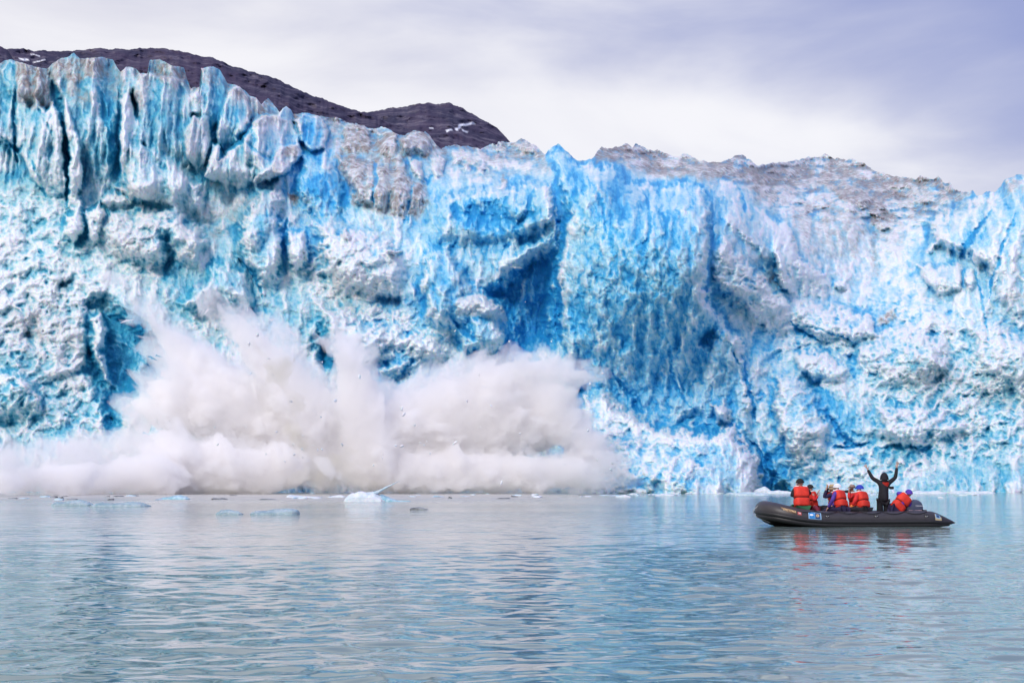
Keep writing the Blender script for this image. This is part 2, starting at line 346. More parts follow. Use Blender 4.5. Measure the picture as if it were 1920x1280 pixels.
# serac blocks: outline in the face, how far it stands forward (m), bevel, blue, dirt, tint strength
B = [
 ([(-90,150),(20,148),(26,200),(27,262),(32,300),(5,262),(-90,250)],2.5,10,.55,.1,.7),
 ([(2,132),(18,112),(30,118),(33,150),(29,182),(22,190),(8,158)],2.2,9,.62,.05,.9),
 ([(31,112),(60,118),(90,126),(96,150),(103,192),(96,200),(60,206),(34,192)],3.5,6,.25,.9,.9),
 ([(33,196),(45,188),(56,206),(70,190),(86,212),(100,194),(113,212),(120,250),(118,300),(125,352),(100,374),(60,332),(34,272)],5,7,.34,.1,.8),
 ([(92,126),(110,110),(138,98),(150,108),(190,102),(216,108),(223,150),(225,300),(200,330),(172,345),(142,300),(126,200),(110,170)],4.5,9,.62,.25,.85),
 ([(120,186),(131,214),(146,260),(153,322),(151,384),(141,404),(128,384),(131,300),(125,240)],6.5,6,.28,.02,.9),
 ([(165,146),(179,148),(187,190),(202,252),(207,314),(190,334),(179,242),(171,192)],2.2,5,.3,.05,.8),
 ([(197,190),(212,180),(220,240),(218,300),(200,330)],1.4,5,.75,.0,.8),
 ([(226,128),(250,128),(256,150),(246,176),(228,180)],1.5,8,.5,.2,.8),
 ([(228,190),(233,180),(240,176),(247,192),(252,206),(263,232),(266,262),(264,334),(225,344),(226,250)],8,6,.16,.0,.9),
 ([(250,160),(262,143),(280,138),(345,150),(358,182),(361,242),(353,302),(331,334),(290,292),(264,262),(258,200)],6,10,.52,.18,.85),
 ([(279,108),(300,107),(346,122),(351,160),(330,166),(280,141)],.8,5,.35,.75,.9),
 ([(225,346),(240,270),(262,256),(300,272),(342,308),(382,340),(392,372),(402,424),(350,412),(300,392),(240,382)],6,12,.34,.08,.85),
 ([(347,246),(364,218),(388,220),(396,262),(386,302),(371,324),(350,292)],7,9,.32,.38,.8),
 ([(376,120),(400,118),(418,134),(424,160),(425,200),(411,250),(396,262),(386,221),(360,211),(360,180),(378,160)],4.5,9,.45,.15,.8),
 ([(362,176),(376,170),(393,172),(388,180),(370,186)],1.6,4,.05,.05,.9),
 ([(430,168),(448,160),(466,182),(471,232),(456,272),(425,288),(405,262),(412,221),(425,192)],5.5,10,.45,.1,.8),
 ([(465,180),(490,190),(518,200),(520,218),(472,224),(466,252),(458,272)],1.2,6,.3,.65,.8),
 ([(478,226),(500,218),(522,218),(546,229),(559,252),(563,292),(540,294),(500,332),(461,302),(456,262),(470,240)],7.5,12,.3,.12,.85),
 ([(521,222),(530,198),(537,194),(547,202),(551,226),(540,230)],2.5,5,.5,.0,.95),
 ([(554,224),(574,213),(600,222),(612,250),(607,277),(584,282),(564,264)],4.5,9,.66,.05,.85),
 ([(399,272),(412,277),(410,302),(450,264),(480,282),(507,302),(501,322),(480,332),(461,352),(420,347),(384,332),(394,292)],8,9,.22,.12,.8),
 ([(528,276),(560,272),(567,292),(540,318),(508,336),(482,352),(476,340),(495,322),(512,300)],9,8,.25,.55,.8),
 ([(560,282),(610,278),(630,292),(650,330),(655,392),(640,420),(600,424),(565,400),(548,370),(556,320)],4,14,.62,.0,.8),
 ([(480,352),(520,338),(541,372),(520,430),(500,456),(470,502),(441,482),(450,402)],7,14,.36,.3,.7),
 ([(628,288),(690,298),(762,310),(800,345),(806,378),(782,412),(741,402),(700,397),(661,382),(640,330)],4.5,12,.22,.78,.9),
 ([(640,232),(672,228),(702,240),(704,296),(668,292),(640,288)],2.2,8,.25,.7,.9),
 ([(704,296),(708,246),(738,240),(748,256),(744,306)],2.6,7,.25,.6,.8),
 ([(746,258),(775,240),(797,238),(812,258),(822,300),(790,300),(776,288),(752,300)],4.2,9,.18,.72,.9),
 ([(771,292),(792,302),(800,345),(776,342),(764,310)],3.5,6,.2,.35,.9),
 ([(803,298),(826,288),(838,300),(834,332),(812,346),(804,330)],3,6,.22,.3,.9),
 ([(840,276),(870,272),(905,280),(960,296),(1000,300),(1020,330),(960,330),(880,322),(845,310)],2,9,.3,.35,.8),
 ([(860,306),(880,304),(884,322),(862,326)],2.5,5,.3,.5,.8),
 ([(888,312),(910,304),(922,324),(905,336),(890,330)],3,6,.3,.6,.8),
 ([(925,352),(945,330),(953,338),(948,352),(930,362)],3,5,.25,.8,.9),
 ([(960,268),(978,258),(1004,274),(1022,292),(1008,304),(976,298)],2.2,7,.3,.7,.9),
 ([(806,372),(850,352),(905,344),(960,336),(1000,330),(1040,344),(1052,420),(1012,442),(940,462),(832,472),(800,452),(798,402)],3.8,14,.52,.12,.85),
 ([(838,384),(900,366),(950,372),(968,392),(1000,378),(1030,396),(1010,420),(975,440),(930,446),(900,440),(850,420)],-3.5,12,.85,.0,.8),
 ([(1010,440),(1046,402),(1060,420),(1050,470),(1000,500),(940,520),(920,500),(960,470)],4.5,12,.4,.0,.8),
 ([(800,462),(850,452),(882,520),(931,560),(957,622),(951,668),(880,674),(830,622),(790,602),(780,522)],5,14,.55,.0,.8),
 ([(942,520),(985,470),(1030,440),(1046,480),(1049,640),(1041,662),(1000,660),(962,672),(952,602),(902,542)],-5.5,10,.93,.0,.95),
 ([(860,548),(900,552),(940,570),(956,600),(930,604),(890,586),(862,590),(850,570)],5.5,9,.12,.15,.85),
 ([(880,590),(930,598),(952,620),(950,662),(900,672),(866,650)],6.5,10,.6,.0,.8),
 ([(1028,280),(1046,262),(1060,276),(1085,302),(1150,300),(1182,332),(1240,345),(1285,333),(1330,350),(1342,420),(1335,560),(1400,642),(1422,762),(1408,822),(1262,816),(1172,786),(1062,722),(1045,602),(1040,482),(1060,402),(1036,332)],7,12,.62,.0,.95),
 ([(1165,640),(1140,630),(1100,655),(1112,662),(1160,660)],2.2,4,.2,.0,.9),
 ([(1300,620),(1345,602),(1352,640),(1330,660),(1300,650)],-2.5,7,.9,.0,.9),
 ([(1088,732),(1130,728),(1162,745),(1202,772),(1242,792),(1332,802),(1376,790),(1408,832),(1432,862),(1434,925),(1434,980),(1040,980),(1050,850)],12.5,16,.2,.0,.9),
 ([(1330,756),(1356,748),(1376,770),(1366,796),(1336,800)],8,8,.15,.1,.8),
 ([(1422,800),(1442,832),(1462,900),(1502,925),(1502,980),(1434,980),(1432,862)],-2.5,7,.95,.0,.95),
 ([(1450,700),(1500,690),(1540,740),(1560,800),(1550,870),(1510,912),(1480,880),(1455,820),(1440,760)],3.5,12,.5,.0,.8),
 ([(1340,336),(1400,338),(1442,402),(1502,472),(1512,522),(1440,502),(1390,452),(1350,422)],2.5,10,.26,.06,.8),
 ([(1380,345),(1392,352),(1404,390),(1396,400),(1384,380)],-1,4,.6,.0,.8),
 ([(1432,402),(1470,410),(1498,440),(1500,480),(1550,512),(1560,540),(1510,560),(1460,540),(1450,480),(1430,440)],5,9,.22,.0,.8),
 ([(1448,470),(1464,464),(1476,480),(1480,520),(1500,560),(1460,540)],6,7,.3,.0,.7),
 ([(1486,382),(1560,356),(1640,372),(1700,422),(1690,480),(1668,520),(1610,540),(1530,532),(1484,462)],-4.5,20,.12,.36,.95),
 ([(1560,352),(1600,345),(1642,362),(1668,396),(1660,420),(1628,400),(1600,384),(1572,376)],3.5,6,.2,.85,.9),
 ([(1740,410),(1760,392),(1800,372),(1870,352),(1900,322),(2010,330),(2010,610),(1900,602),(1862,562),(1842,502),(1800,484),(1762,470),(1736,476)],6,14,.4,.1,.85),
 ([(1718,498),(1760,492),(1802,486),(1813,500),(1809,547),(1762,562),(1731,532)],4.5,8,.2,.4,.9),
 ([(1806,500),(1830,505),(1838,530),(1828,545),(1806,548)],2,6,.62,.0,.8),
 ([(1560,520),(1590,524),(1592,545),(1566,540)],2,5,.1,.1,.8),
 ([(1400,480),(1360,440),(1340,462),(1330,500),(1320,540),(1360,560),(1440,640),(1500,640),(1500,580),(1440,520)],4,14,.2,.2,.7),
 ([(1480,560),(1560,560),(1640,590),(1680,640),(1600,660),(1520,640),(1480,600)],4,14,.18,.05,.7),
 ([(1590,640),(1700,600),(1780,640),(1790,700),(1700,740),(1640,740),(1600,690)],3.5,20,.2,.15,.5),
 ([(1480,660),(1540,650),(1600,690),(1590,720),(1540,730),(1490,700)],3,10,.25,.0,.6),
 ([(1640,760),(1740,750),(1820,790),(1800,840),(1700,850),(1640,820)],3,16,.25,.0,.6),
 ([(1800,600),(1870,590),(1960,640),(1990,760),(1900,760),(1820,700)],3,22,.28,.1,.6),
 ([(190,372),(205,356),(240,362),(250,380),(232,396),(200,402)],3.5,7,.12,.15,.8),
 ([(215,350),(250,345),(262,360),(250,372),(224,366)],2.5,5,.15,.45,.7),
 ([(258,378),(292,350),(298,360),(286,376),(262,384)],2.5,4,.12,.3,.8),
 ([(120,400),(150,380),(162,402),(160,440),(140,470),(118,440)],5.5,8,.5,.0,.8),
 ([(155,400),(190,375),(200,400),(190,450),(170,470),(158,440)],6,8,.42,.0,.8),
 ([(172,420),(200,385),(260,380),(330,372),(380,420),(398,450),(390,500),(330,520),(290,505),(230,500),(190,470)],5,18,.18,.15,.7),
 ([(290,430),(325,428),(345,460),(340,500),(310,524),(296,490)],-4,9,.85,.0,.85),
 ([(150,560),(176,548),(202,540),(252,592),(302,622),(322,692),(292,722),(232,762),(226,812),(200,816),(180,762),(150,702),(154,622)],-4,12,.88,.0,.9),
 ([(165,590),(190,580),(205,620),(200,680),(220,720),(205,740),(180,700),(168,650)],3,9,.5,.0,.7),
 ([(-60,700),(30,690),(52,705),(84,745),(78,780),(30,800),(-60,790)],2.5,10,.62,.0,.8),
 ([(98,530),(118,514),(140,524),(132,545),(112,556)],-3.5,7,.7,.55,.9),
 ([(330,572),(352,548),(378,525),(400,482),(432,490),(462,505),(482,562),(470,590),(440,604),(402,566),(384,592),(360,585)],5.5,12,.6,.0,.8),
 ([(440,430),(480,400),(520,396),(540,440),(530,520),(520,560),(490,540),(460,500)],6,12,.55,.0,.75),
 ([(532,430),(575,430),(582,460),(575,500),(560,520),(540,500)],6.5,8,.45,.0,.85),
 ([(575,400),(640,410),(700,420),(740,440),(780,520),(760,560),(700,570),(640,560),(600,520),(585,460)],5,22,.14,.18,.6),
 ([(636,436),(650,432),(662,446),(658,458),(644,452)],6,4,.2,.95,.9),
 ([(724,468),(742,465),(756,470),(740,477),(726,476)],6,3,.2,.95,.9),
 ([(700,545),(740,540),(765,560),(755,580),(715,584),(690,570)],-3,9,.75,.1,.8),
 ([(585,555),(640,570),(700,590),(740,600),(840,620),(860,680),(820,700),(740,700),(640,690),(590,640)],4,22,.12,.0,.6),
 ([(590,600),(620,590),(630,640),(624,690),(600,700),(586,650)],-3,8,.85,.0,.8),
 ([(700,690),(760,660),(780,680),(750,712),(715,720)],1.5,8,.65,.0,.8),
]
# crevices: line, width px at start and end, depth m, blue
C = [
 ([(24,188),(26,250),(31,298),(33,320)],5,2,5,.9),([(98,150),(106,190),(114,225),(122,250)],12,4,7,.95),([(118,210),(122,250),(128,300),(128,350),(124,390)],6,8,5,.8),
 ([(183,160),(196,210),(202,240)],9,7,4,.95),([(224,190),(222,260),(224,330)],5,6,5,.95),([(246,180),(256,205),(256,230)],6,2,4,.8),([(70,195),(78,215),(90,235),(98,258)],4,2,3,.6),
 ([(0,255),(20,272),(36,285),(44,272)],5,6,5,.9),([(425,285),(448,268),(466,245),(472,224)],5,9,7,.9),([(405,262),(396,285),(392,300)],5,6,5,.8),([(395,256),(412,224),(424,200)],4,3,4,.8),
 ([(571,232),(570,275)],8,7,4,.95),([(704,302),(705,330),(700,372),(697,392)],6,2,5,.9),([(776,345),(770,370),(762,396),(760,420)],4,3,4,.6),([(795,330),(802,345),(806,330)],3,3,3,.8),
 ([(428,300),(430,320),(426,342)],2,2,3,.5),([(455,262),(480,282),(505,302)],3,4,3,.6),([(1038,330),(1050,350),(1056,370)],4,3,4,.8),([(1200,355),(1215,385),(1218,430),(1208,480)],9,5,3,.9),
 ([(1102,330),(1130,390),(1142,450)],4,3,2,.85),([(1245,400),(1250,450)],7,4,3,.9),([(1040,470),(1048,560),(1048,640)],6,6,5,.95),([(1340,420),(1330,480),(1325,560)],4,4,3,.75),
 ([(1862,392),(1838,425),(1808,470),(1800,482)],5,7,4,.85),([(1905,400),(1885,450),(1862,520),(1855,560)],4,5,3,.7),([(1790,380),(1780,420),(1782,440)],4,3,3,.5),([(1480,600),(1500,622),(1540,640)],6,3,3,.85),
 ([(1405,820),(1428,850),(1434,920)],4,5,4,.9),([(1395,665),(1402,720),(1420,790)],4,6,4,.95),([(1520,755),(1560,790),(1590,830),(1620,836)],9,6,4,.9),([(1560,840),(1600,836),(1632,832)],5,4,4,.85),
 ([(1370,640),(1395,700),(1410,760)],3,4,3,.8),([(440,482),(470,505),(490,540),(492,560)],4,3,4,.8),([(378,540),(390,560),(400,580)],3,3,3,.8),([(458,490),(472,515)],3,2,3,.8),
 ([(540,400),(530,440),(532,480)],4,4,3,.7),([(1640,840),(1690,836),(1740,842),(1748,862)],7,8,4,.9),([(1540,500),(1545,520)],2,2,2,.5),([(1508,610),(1560,625),(1600,640)],4,3,3,.7),
 ([(1820,470),(1850,600),(1852,640)],3,3,2,.5),([(1150,700),(1180,740),(1200,770)],6,6,3,.9),([(1256,640),(1262,720),(1300,770)],4,5,2,.9),([(1080,600),(1085,680),(1110,730)],4,5,2,.85),
 ([(60,300),(75,340),(90,372)],5,5,3,.7),([(930,420),(960,450),(940,480)],6,4,3,.85),([(1000,350),(990,400),(960,440)],6,8,4,.85),([(850,600),(880,630),(905,640)],5,8,4,.85),
]
# tints: x, y, rx, ry, degrees, blue, dirt, strength
T = [
 (1650,600,300,170,0,.19,.08,.75),(1560,780,300,120,0,.2,.0,.5),(1840,480,120,120,0,.22,.1,.5),(80,500,200,150,0,.16,.05,.6),(660,520,120,110,0,.16,.08,.6),(1240,860,190,70,0,.24,.0,.7),
 (150,128,70,26,0,.25,.9,.85),(62,150,34,34,0,.25,.8,.7),(215,150,20,40,0,.4,.5,.6),(148,172,26,22,40,.3,.8,.7),(312,128,36,20,15,.3,.85,.9),(268,170,14,40,20,.3,.75,.7),(330,155,30,10,15,.2,.6,.7),(392,145,16,14,0,.35,.75,.7),
 (450,180,22,12,30,.3,.75,.8),(500,228,34,10,5,.2,.6,.8),(440,210,12,26,0,.35,.3,.5),(170,158,22,12,-5,.75,.1,.8),(200,215,9,40,-8,.95,0,.95),(207,290,10,45,-5,.85,0,.7),(300,230,36,50,0,.6,.1,.7),(300,180,30,16,0,.4,.1,.6),
 (10,275,20,12,20,.9,0,.6),(60,225,34,16,0,.7,.1,.6),(180,300,12,30,0,.8,0,.6),(170,240,20,40,-10,.58,0,.7),(395,180,20,14,-10,.7,0,.6),(430,215,24,20,0,.62,0,.7),(405,215,8,30,20,.8,0,.6),(520,262,26,20,-30,.5,0,.5),(470,262,14,10,-45,.7,0,.5),
 (590,245,16,24,0,.75,0,.7),(600,350,44,24,0,.9,0,.9),(640,370,20,20,0,.88,0,.8),(590,300,30,16,0,.5,0,.6),(380,310,40,20,0,.2,.2,.6),(330,345,60,22,20,.22,.05,.6),(420,395,60,22,-12,.1,.5,.7),(548,284,14,10,0,.1,1,.95),
 (550,372,10,10,0,.1,.9,.8),(690,275,60,24,0,.2,.8,.8),(700,320,60,40,0,.2,.75,.7),(760,380,40,30,0,.2,.7,.6),(660,300,34,8,8,.1,1,.8),(730,300,24,8,0,.1,1,.8),(810,312,20,24,0,.2,.3,.6),(960,290,60,12,0,.2,.6,.7),(1150,290,80,12,0,.2,.8,.9),
 (880,400,40,22,0,.85,0,.8),(890,470,60,30,0,.62,.05,.7),(830,430,22,50,0,.42,0,.7),(990,440,20,16,0,.85,0,.6),(1000,520,40,80,0,.9,0,.5),(900,500,20,20,0,.35,0,.7),(1000,480,50,14,-20,.3,0,.7),(1070,360,22,70,0,.6,0,.6),(1046,290,14,18,0,.5,0,.9),
 (1100,420,40,60,0,.5,0,.5),(1180,420,30,60,0,.55,0,.4),(1250,360,40,26,0,.38,0,.7),(1300,400,30,40,0,.4,0,.6),(1230,500,60,80,0,.66,0,.5),(1080,480,24,60,0,.5,0,.5),(1200,600,80,70,0,.74,0,.5),(1120,640,50,40,0,.7,0,.5),(1230,700,80,60,0,.72,0,.5),
 (1080,690,20,40,0,.8,0,.5),(1330,700,60,60,0,.6,0,.5),(1330,620,30,20,0,.9,0,.8),(1340,560,40,40,0,.45,0,.5),(1290,480,30,40,0,.4,0,.5),(1180,790,60,20,20,.2,0,.6),(1350,850,60,40,0,.42,0,.6),(1240,860,60,40,0,.38,0,.6),(1160,850,40,30,0,.45,0,.5),
 (1200,905,30,14,0,.8,0,.6),(1290,905,20,14,0,.8,0,.5),(1350,900,50,10,0,.7,0,.4),(1420,880,8,40,0,.2,.3,.7),(1460,880,20,50,-20,.95,0,.9),(1440,960,90,60,0,.5,0,.3),(1500,860,40,40,0,.4,0,.6),(1540,760,40,30,30,.85,0,.7),(1590,800,30,30,30,.88,0,.7),
 (1690,850,60,14,0,.85,0,.7),(1640,880,60,30,0,.4,0,.5),(1800,900,80,20,0,.6,0,.5),(1880,890,60,20,0,.55,0,.5),(1880,800,60,30,0,.6,0,.5),(1780,700,60,20,10,.35,.35,.7),(1860,740,60,20,10,.4,.35,.6),(1720,700,40,16,0,.35,.45,.6),(1560,700,40,20,0,.65,0,.5),
 (1430,650,20,40,0,.75,0,.7),(1500,710,40,20,0,.7,0,.5),(1440,520,26,16,0,.15,.6,.6),(1450,528,10,8,0,.1,1,.8),(1665,595,14,10,0,.1,1,.7),(1640,470,8,50,0,.1,.8,.5),(1610,450,6,40,10,.1,.9,.5),(1560,430,60,50,0,.08,.5,.6),(1640,400,40,20,20,.15,.9,.7),
 (1640,350,120,26,8,.1,.9,.8),(1500,330,120,24,0,.1,.85,.8),(1350,320,90,16,5,.1,.9,.85),(1450,355,50,26,0,.1,.8,.7),(1240,318,60,14,5,.1,.85,.8),(1720,380,60,30,0,.25,.5,.6),(1540,310,12,10,0,.5,.2,.7),(1390,304,20,8,0,.5,.2,.7),(1590,312,20,6,0,.4,.4,.6),
 (1760,345,16,8,0,.6,.1,.8),(1785,352,8,10,0,.7,.1,.8),(1640,325,10,6,0,.5,.2,.6),(1900,345,26,14,0,.2,.6,.7),(1830,450,30,20,-40,.6,0,.6),(1880,460,20,60,20,.35,0,.6),(1780,460,16,50,0,.55,0,.5),(1620,412,10,20,0,.5,0,.6),(1530,402,6,12,0,.8,.1,.8),
 (100,430,60,30,0,.3,0,.6),(40,400,60,30,0,.35,0,.5),(20,480,60,30,0,.12,0,.6),(150,455,16,30,0,.7,0,.5),(60,520,60,40,0,.1,.05,.6),(80,620,80,60,0,.15,.28,.7),(60,600,60,30,0,.12,.45,.4),(60,620,26,10,0,.6,.5,.8),(120,690,50,60,0,.15,.25,.6),
 (20,330,20,12,0,.8,0,.6),(100,350,26,30,0,.35,0,.5),(90,760,60,30,20,.5,.2,.6),(30,740,40,20,20,.7,0,.6),(140,780,40,26,0,.5,.1,.6),(240,440,50,40,0,.12,.3,.5),(350,470,40,40,0,.25,.2,.5),(320,500,16,24,0,.85,.1,.8),(240,620,30,60,-15,.92,0,.8),
 (225,700,34,40,0,.85,0,.6),(190,640,20,50,0,.6,0,.6),(280,660,30,30,0,.7,0,.5),(420,520,30,30,0,.6,0,.6),(500,450,30,50,0,.55,0,.5),(540,600,40,40,0,.55,0,.6),(600,620,30,40,0,.7,0,.6),(480,600,40,40,0,.5,0,.5),(620,680,20,30,0,.9,0,.7),
 (640,500,60,50,0,.12,.15,.5),(700,480,40,20,0,.25,.0,.4),(660,560,60,40,0,.2,.4,.5),(740,575,40,14,0,.6,.3,.7),(700,640,60,30,0,.12,0,.5),(730,660,24,16,0,.5,0,.6),(780,690,40,16,0,.5,0,.5),(620,450,20,16,0,.3,0,.5),(400,440,24,20,0,.3,.55,.6),
 (900,640,40,30,0,.6,0,.6),(900,575,40,14,25,.08,.3,.6),(1010,650,30,16,0,.4,0,.5),(960,650,14,30,0,.95,0,.7),(950,500,30,30,0,.45,0,.5),
]
# broken-ice piles: x, y, rx, ry, amount
RUB = [(80,430,160,80,.9),(60,620,180,160,1.15),(100,760,180,70,1.0),(280,450,110,80,1.0),(420,600,120,60,.6),(420,420,60,30,.7),(650,500,110,80,1.05),(700,640,150,80,1.1),(520,500,60,80,.5),(900,570,60,30,.9),(1200,860,160,90,1.0),(1300,800,90,30,1.0),
 (1400,540,90,60,.9),(1500,620,120,60,.9),(1650,640,220,90,1.1),(1800,760,200,120,1.2),(1600,860,200,60,.9),(1480,760,100,70,.7),(1900,640,120,60,.9),(1700,540,80,50,.6),(700,260,140,40,.35),(950,310,120,30,.5),(1250,300,150,20,.5),(1500,320,220,40,.55),(1700,350,160,40,.6)]

def build_glacier():
    us = np.concatenate([np.linspace(-900, -60, 90)[:-1], np.arange(-60, 1980, 1.55), np.linspace(1981, 2900, 90)]).astype(np.float32)
    nv = 560
    sk = np.interp(us, [p[0] for p in SKYLINE], [p[1] for p in SKYLINE]).astype(np.float32)
    jag = fbm(us * 0.09, us * 0 + 3.3, 4, 71, 0.6) * 5.5
    spk = np.clip(1 - 1.7 * np.abs(perlin(us * 0.017 + .2 * np.sin(us * .05), us * 0 + 8.8, 73)), 0, 1) * (.4 + _h(np.floor(us * .03).astype(int), us.astype(int) * 0, 5)) 
    sk = sk + jag * np.where(us > 640, 0.9, 0.45) - spk * np.where(us > 640, 8.0, 2.0) + np.where(us > 640, 3.0, 0)
    v = np.linspace(0, 1, nv, dtype=np.float32)[:, None]
    U = np.broadcast_to(us, (nv, us.size)).copy()
    ke = np.exp(-np.linspace(-2, 2, 61) ** 2); ke /= ke.sum()
    sks = np.convolve(np.pad(sk, 30, mode='edge'), ke, 'valid').astype(np.float32)
    V = sks[None, :] * (1 - v) + 950.0 * v + (sk - sks)[None, :] * np.exp(-v * 11)
    # thin-plate depth field
    P = np.array(DEPTH, float)
    k = np.linalg.norm(P[:, None, :2] - P[None, :, :2], axis=-1) / 300.0
    n_ = len(P)
    A = np.zeros((n_ + 1,) * 2); A[:n_, :n_] = -k - np.eye(n_) * 0.04; A[n_, :n_] = 1; A[:n_, n_] = 1
    w = np.linalg.solve(A, np.r_[P[:, 2], 0])
    cu = np.linspace(-900, 2900, 191); cv = np.linspace(80, 960, 90)
    GU, GV = np.meshgrid(cu, cv)
    D = w[-1] + 0 * GU
    for i, (x, y, _) in enumerate(P):
        D = D - w[i] * np.hypot(np.hypot(GU - x, GV - y), 14) / 300.0
    ke = np.array([1, 4, 6, 4, 1]) / 16.0
    for _ in range(2):
        D = np.apply_along_axis(lambda r: np.convolve(np.pad(r, 2, mode='edge'), ke, 'valid'), 1, D)
    for _ in range(2):
        D = np.apply_along_axis(lambda r: np.convolve(np.pad(r, 2, mode='edge'), ke, 'valid'), 0, D)
    fx = (U + 900) / 20.0; fy = (V - 80) / (880 / 89.0)
    ix = np.clip(fx.astype(int), 0, 189); iy = np.clip(fy.astype(int), 0, 88); fx = fx - ix; fy = fy - iy
    D = (D[iy, ix] * (1 - fx) + D[iy, ix + 1] * fx) * (1 - fy) + (D[iy + 1, ix] * (1 - fx) + D[iy + 1, ix + 1] * fx) * fy
    D = np.clip(D, 172, 400).astype(np.float32)
    # warped coordinates make every outline ragged
    wx = fbm(U / 26, V / 34, 5, 5, 0.62) * 13; wy = fbm(U / 26, V / 30, 5, 15, 0.62) * 12
    calm = sstep(60, -60, V - 330 + 0.0 * U) * sstep(60, -60, U - 620)      # the tall seracs break in clean flat faces
    wx *= 1 - 0.5 * calm; wy *= 1 - 0.5 * calm
    WU = U + wx; WV = V + wy
    blue = (0.30 + 0.30 * fbm(U / 95, V / 120, 4, 31, 0.55)).astype(np.float32)
    dirt = np.clip(0.06 + 0.35 * fbm(U / 70, V / 60, 4, 41, 0.6), 0, 0.4).astype(np.float32)
    top = sstep(70, 5, V - sk[None, :])
    dirt = np.maximum(dirt, top * (0.55 + 0.5 * fbm(U / 30, V / 18, 4, 43)))
    blue = blue * (1 - 0.5 * top)
    rel = np.zeros_like(D)
    for pts, h, bev, bl, di, st in B:
        crisp = sum(p[1] for p in pts) / len(pts) < 340 and sum(p[0] for p in pts) / len(pts) < 640
        h *= 0.78; bev *= 0.8 if crisp else 1.7
        xs_ = [p[0] for p in pts]; ys_ = [p[1] for p in pts]
        c0, c1 = np.searchsorted(us, (min(xs_) - 40, max(xs_) + 40))
        s = (slice(None), slice(c0, c1))
        sd_ = poly_sdf(WU[s], WV[s], pts)
        m_ = sstep(-1.5, bev, sd_)
        big = max(max(xs_) - min(xs_), 1.0)
        # each block is faceted and slightly bowed
        cxm = sum(xs_) / len(xs_); cym = sum(ys_) / len(ys_)
        rnd = random.Random(int(cxm * 7 + cym))
        tilt = ((U[s] - cxm) * rnd.uniform(-.035, .035) + (V[s] - cym) * rnd.uniform(.0, .02)) * (1.0 if h > 0 else 0.3)
        if crisp:
            hh_ = max(ys_) - min(ys_); m_ = sstep(-4.5, 3.0, sd_) * (1 - 0.9 * sstep(max(ys_) - .42 * hh_, max(ys_) + 4, WV[s]) * (hh_ > 70))
        elif h > 0 and max(ys_) - min(ys_) > 28 and max(ys_) < 940:
            hh_ = max(ys_) - min(ys_); m_ = m_ * (1 - 0.85 * sstep(max(ys_) - .5 * hh_, max(ys_) - 2, WV[s]))
        if h < 0: h = h * 0.8; bev = bev * 1.7; m_ = sstep(-4, bev, sd_)
        bow = 2.2 * (1 - np.exp(-np.clip(sd_, 0, 400) / 22)) * (1 if h > 0 else -1)
        if h < 0:
            rel[s] = rel[s] + m_ * (h + bow)
        else:
            if crisp:       # a prism: two flat faces meeting in an upright edge
                wd_ = max(xs_) - min(xs_); xa = cxm + rnd.uniform(-.28, .28) * wd_ + (WV[s] - cym) * rnd.uniform(-.12, .12)
                sl_, sr_ = rnd.uniform(.02, .075), rnd.uniform(.02, .075)
                dx_ = WU[s] - xa
                edge_ = np.where(dx_ < 0, -dx_ * sl_, dx_ * sr_)
                ya = cym + rnd.uniform(-.2, .3) * (max(ys_) - min(ys_))
                bow = 1.1 - np.minimum(edge_, 2.4) + np.minimum((WV[s] - ya) * rnd.uniform(.0, .02), 0)
            tg = h + 1.8 * np.tanh(tilt / 1.8) + bow + 0.25 * rel[s]
            rel[s] = rel[s] * (1 - m_) + m_ * np.maximum(tg, rel[s] + 0.45)
        a = sstep(-4, 5, sd_ + 3 * wx[s] * .2) * st
        blue[s] = blue[s] * (1 - a) + bl * a
        dirt[s] = dirt[s] * (1 - a) + di * a
    for x, y, rx, ry, an, bl, di, st in T:
        c0, c1 = np.searchsorted(us, (x - 2.2 * max(rx, ry), x + 2.2 * max(rx, ry)))
        if c1 <= c0: continue
        s = (slice(None), slice(c0, c1))
        ca, sa = math.cos(R(an)), math.sin(R(an))
        qx = (WU[s] - x) + 1.2 * wx[s]; qy = (WV[s] - y) + 1.2 * wy[s]
        q = np.sqrt(((qx * ca + qy * sa) / rx) ** 2 + ((-qx * sa + qy * ca) / ry) ** 2)
        a = sstep(1.35, 0.55, q) * st
        blue[s] = blue[s] * (1 - a) + bl * a
        dirt[s] = dirt[s] * (1 - a) + di * a
    # rubble
    rub = np.zeros_like(D)
    for x, y, rx, ry, am in RUB:
        q = np.sqrt(((WU - x) / rx) ** 2 + ((WV - y) / ry) ** 2)
        rub = np.maximum(rub, am * sstep(1.25, 0.6, q))
    S = 1 / 16.0     # metres per pixel on the face
    mx, my = (U + wx * .6) * S, (V + wy * .6) * S
    w1, r1 = worley(mx / 3.2, my / 2.6, 101, 0.7, 1.3, 10, 1.0)
    jx = 0.25 * fbm(mx, my, 3, 111); jy = 0.25 * fbm(mx, my, 3, 121)
    w2, r2 = worley((mx + jx) / 1.55 + 5, (my + jy) / 1.25, 201, 1.1, 1.0, 16, 1.0)
    w3, r3 = worley((mx + jx) / 0.95, (my + jy) / 0.8 + 9, 301, 1.2, 1.0, 14, 1.0)
    w4, r4 = worley(mx / 0.48 + 2, my / 0.42, 401, 1.0, 1.2, 7, 1.0)
    rg = fbm(mx / 2.2, my / 1.8, 6, 451, 0.6, ridged=True)
    pit = sstep(0.25, 0.6, fbm(mx / 1.5, my / 1.2, 3, 461, 0.5))
    rel += rub * (1.0 * w1 + 0.66 * w2 + 0.42 * w3 + 0.18 * w4 + 0.25 * rg - 0.45 * pit)
    wall = 1 - np.clip(rub, 0, 1)
    # tall fractured faces: long vertical flutes and spalls
    f1 = fbm(mx / 2.4, my / 9.0, 5, 501, 0.5)
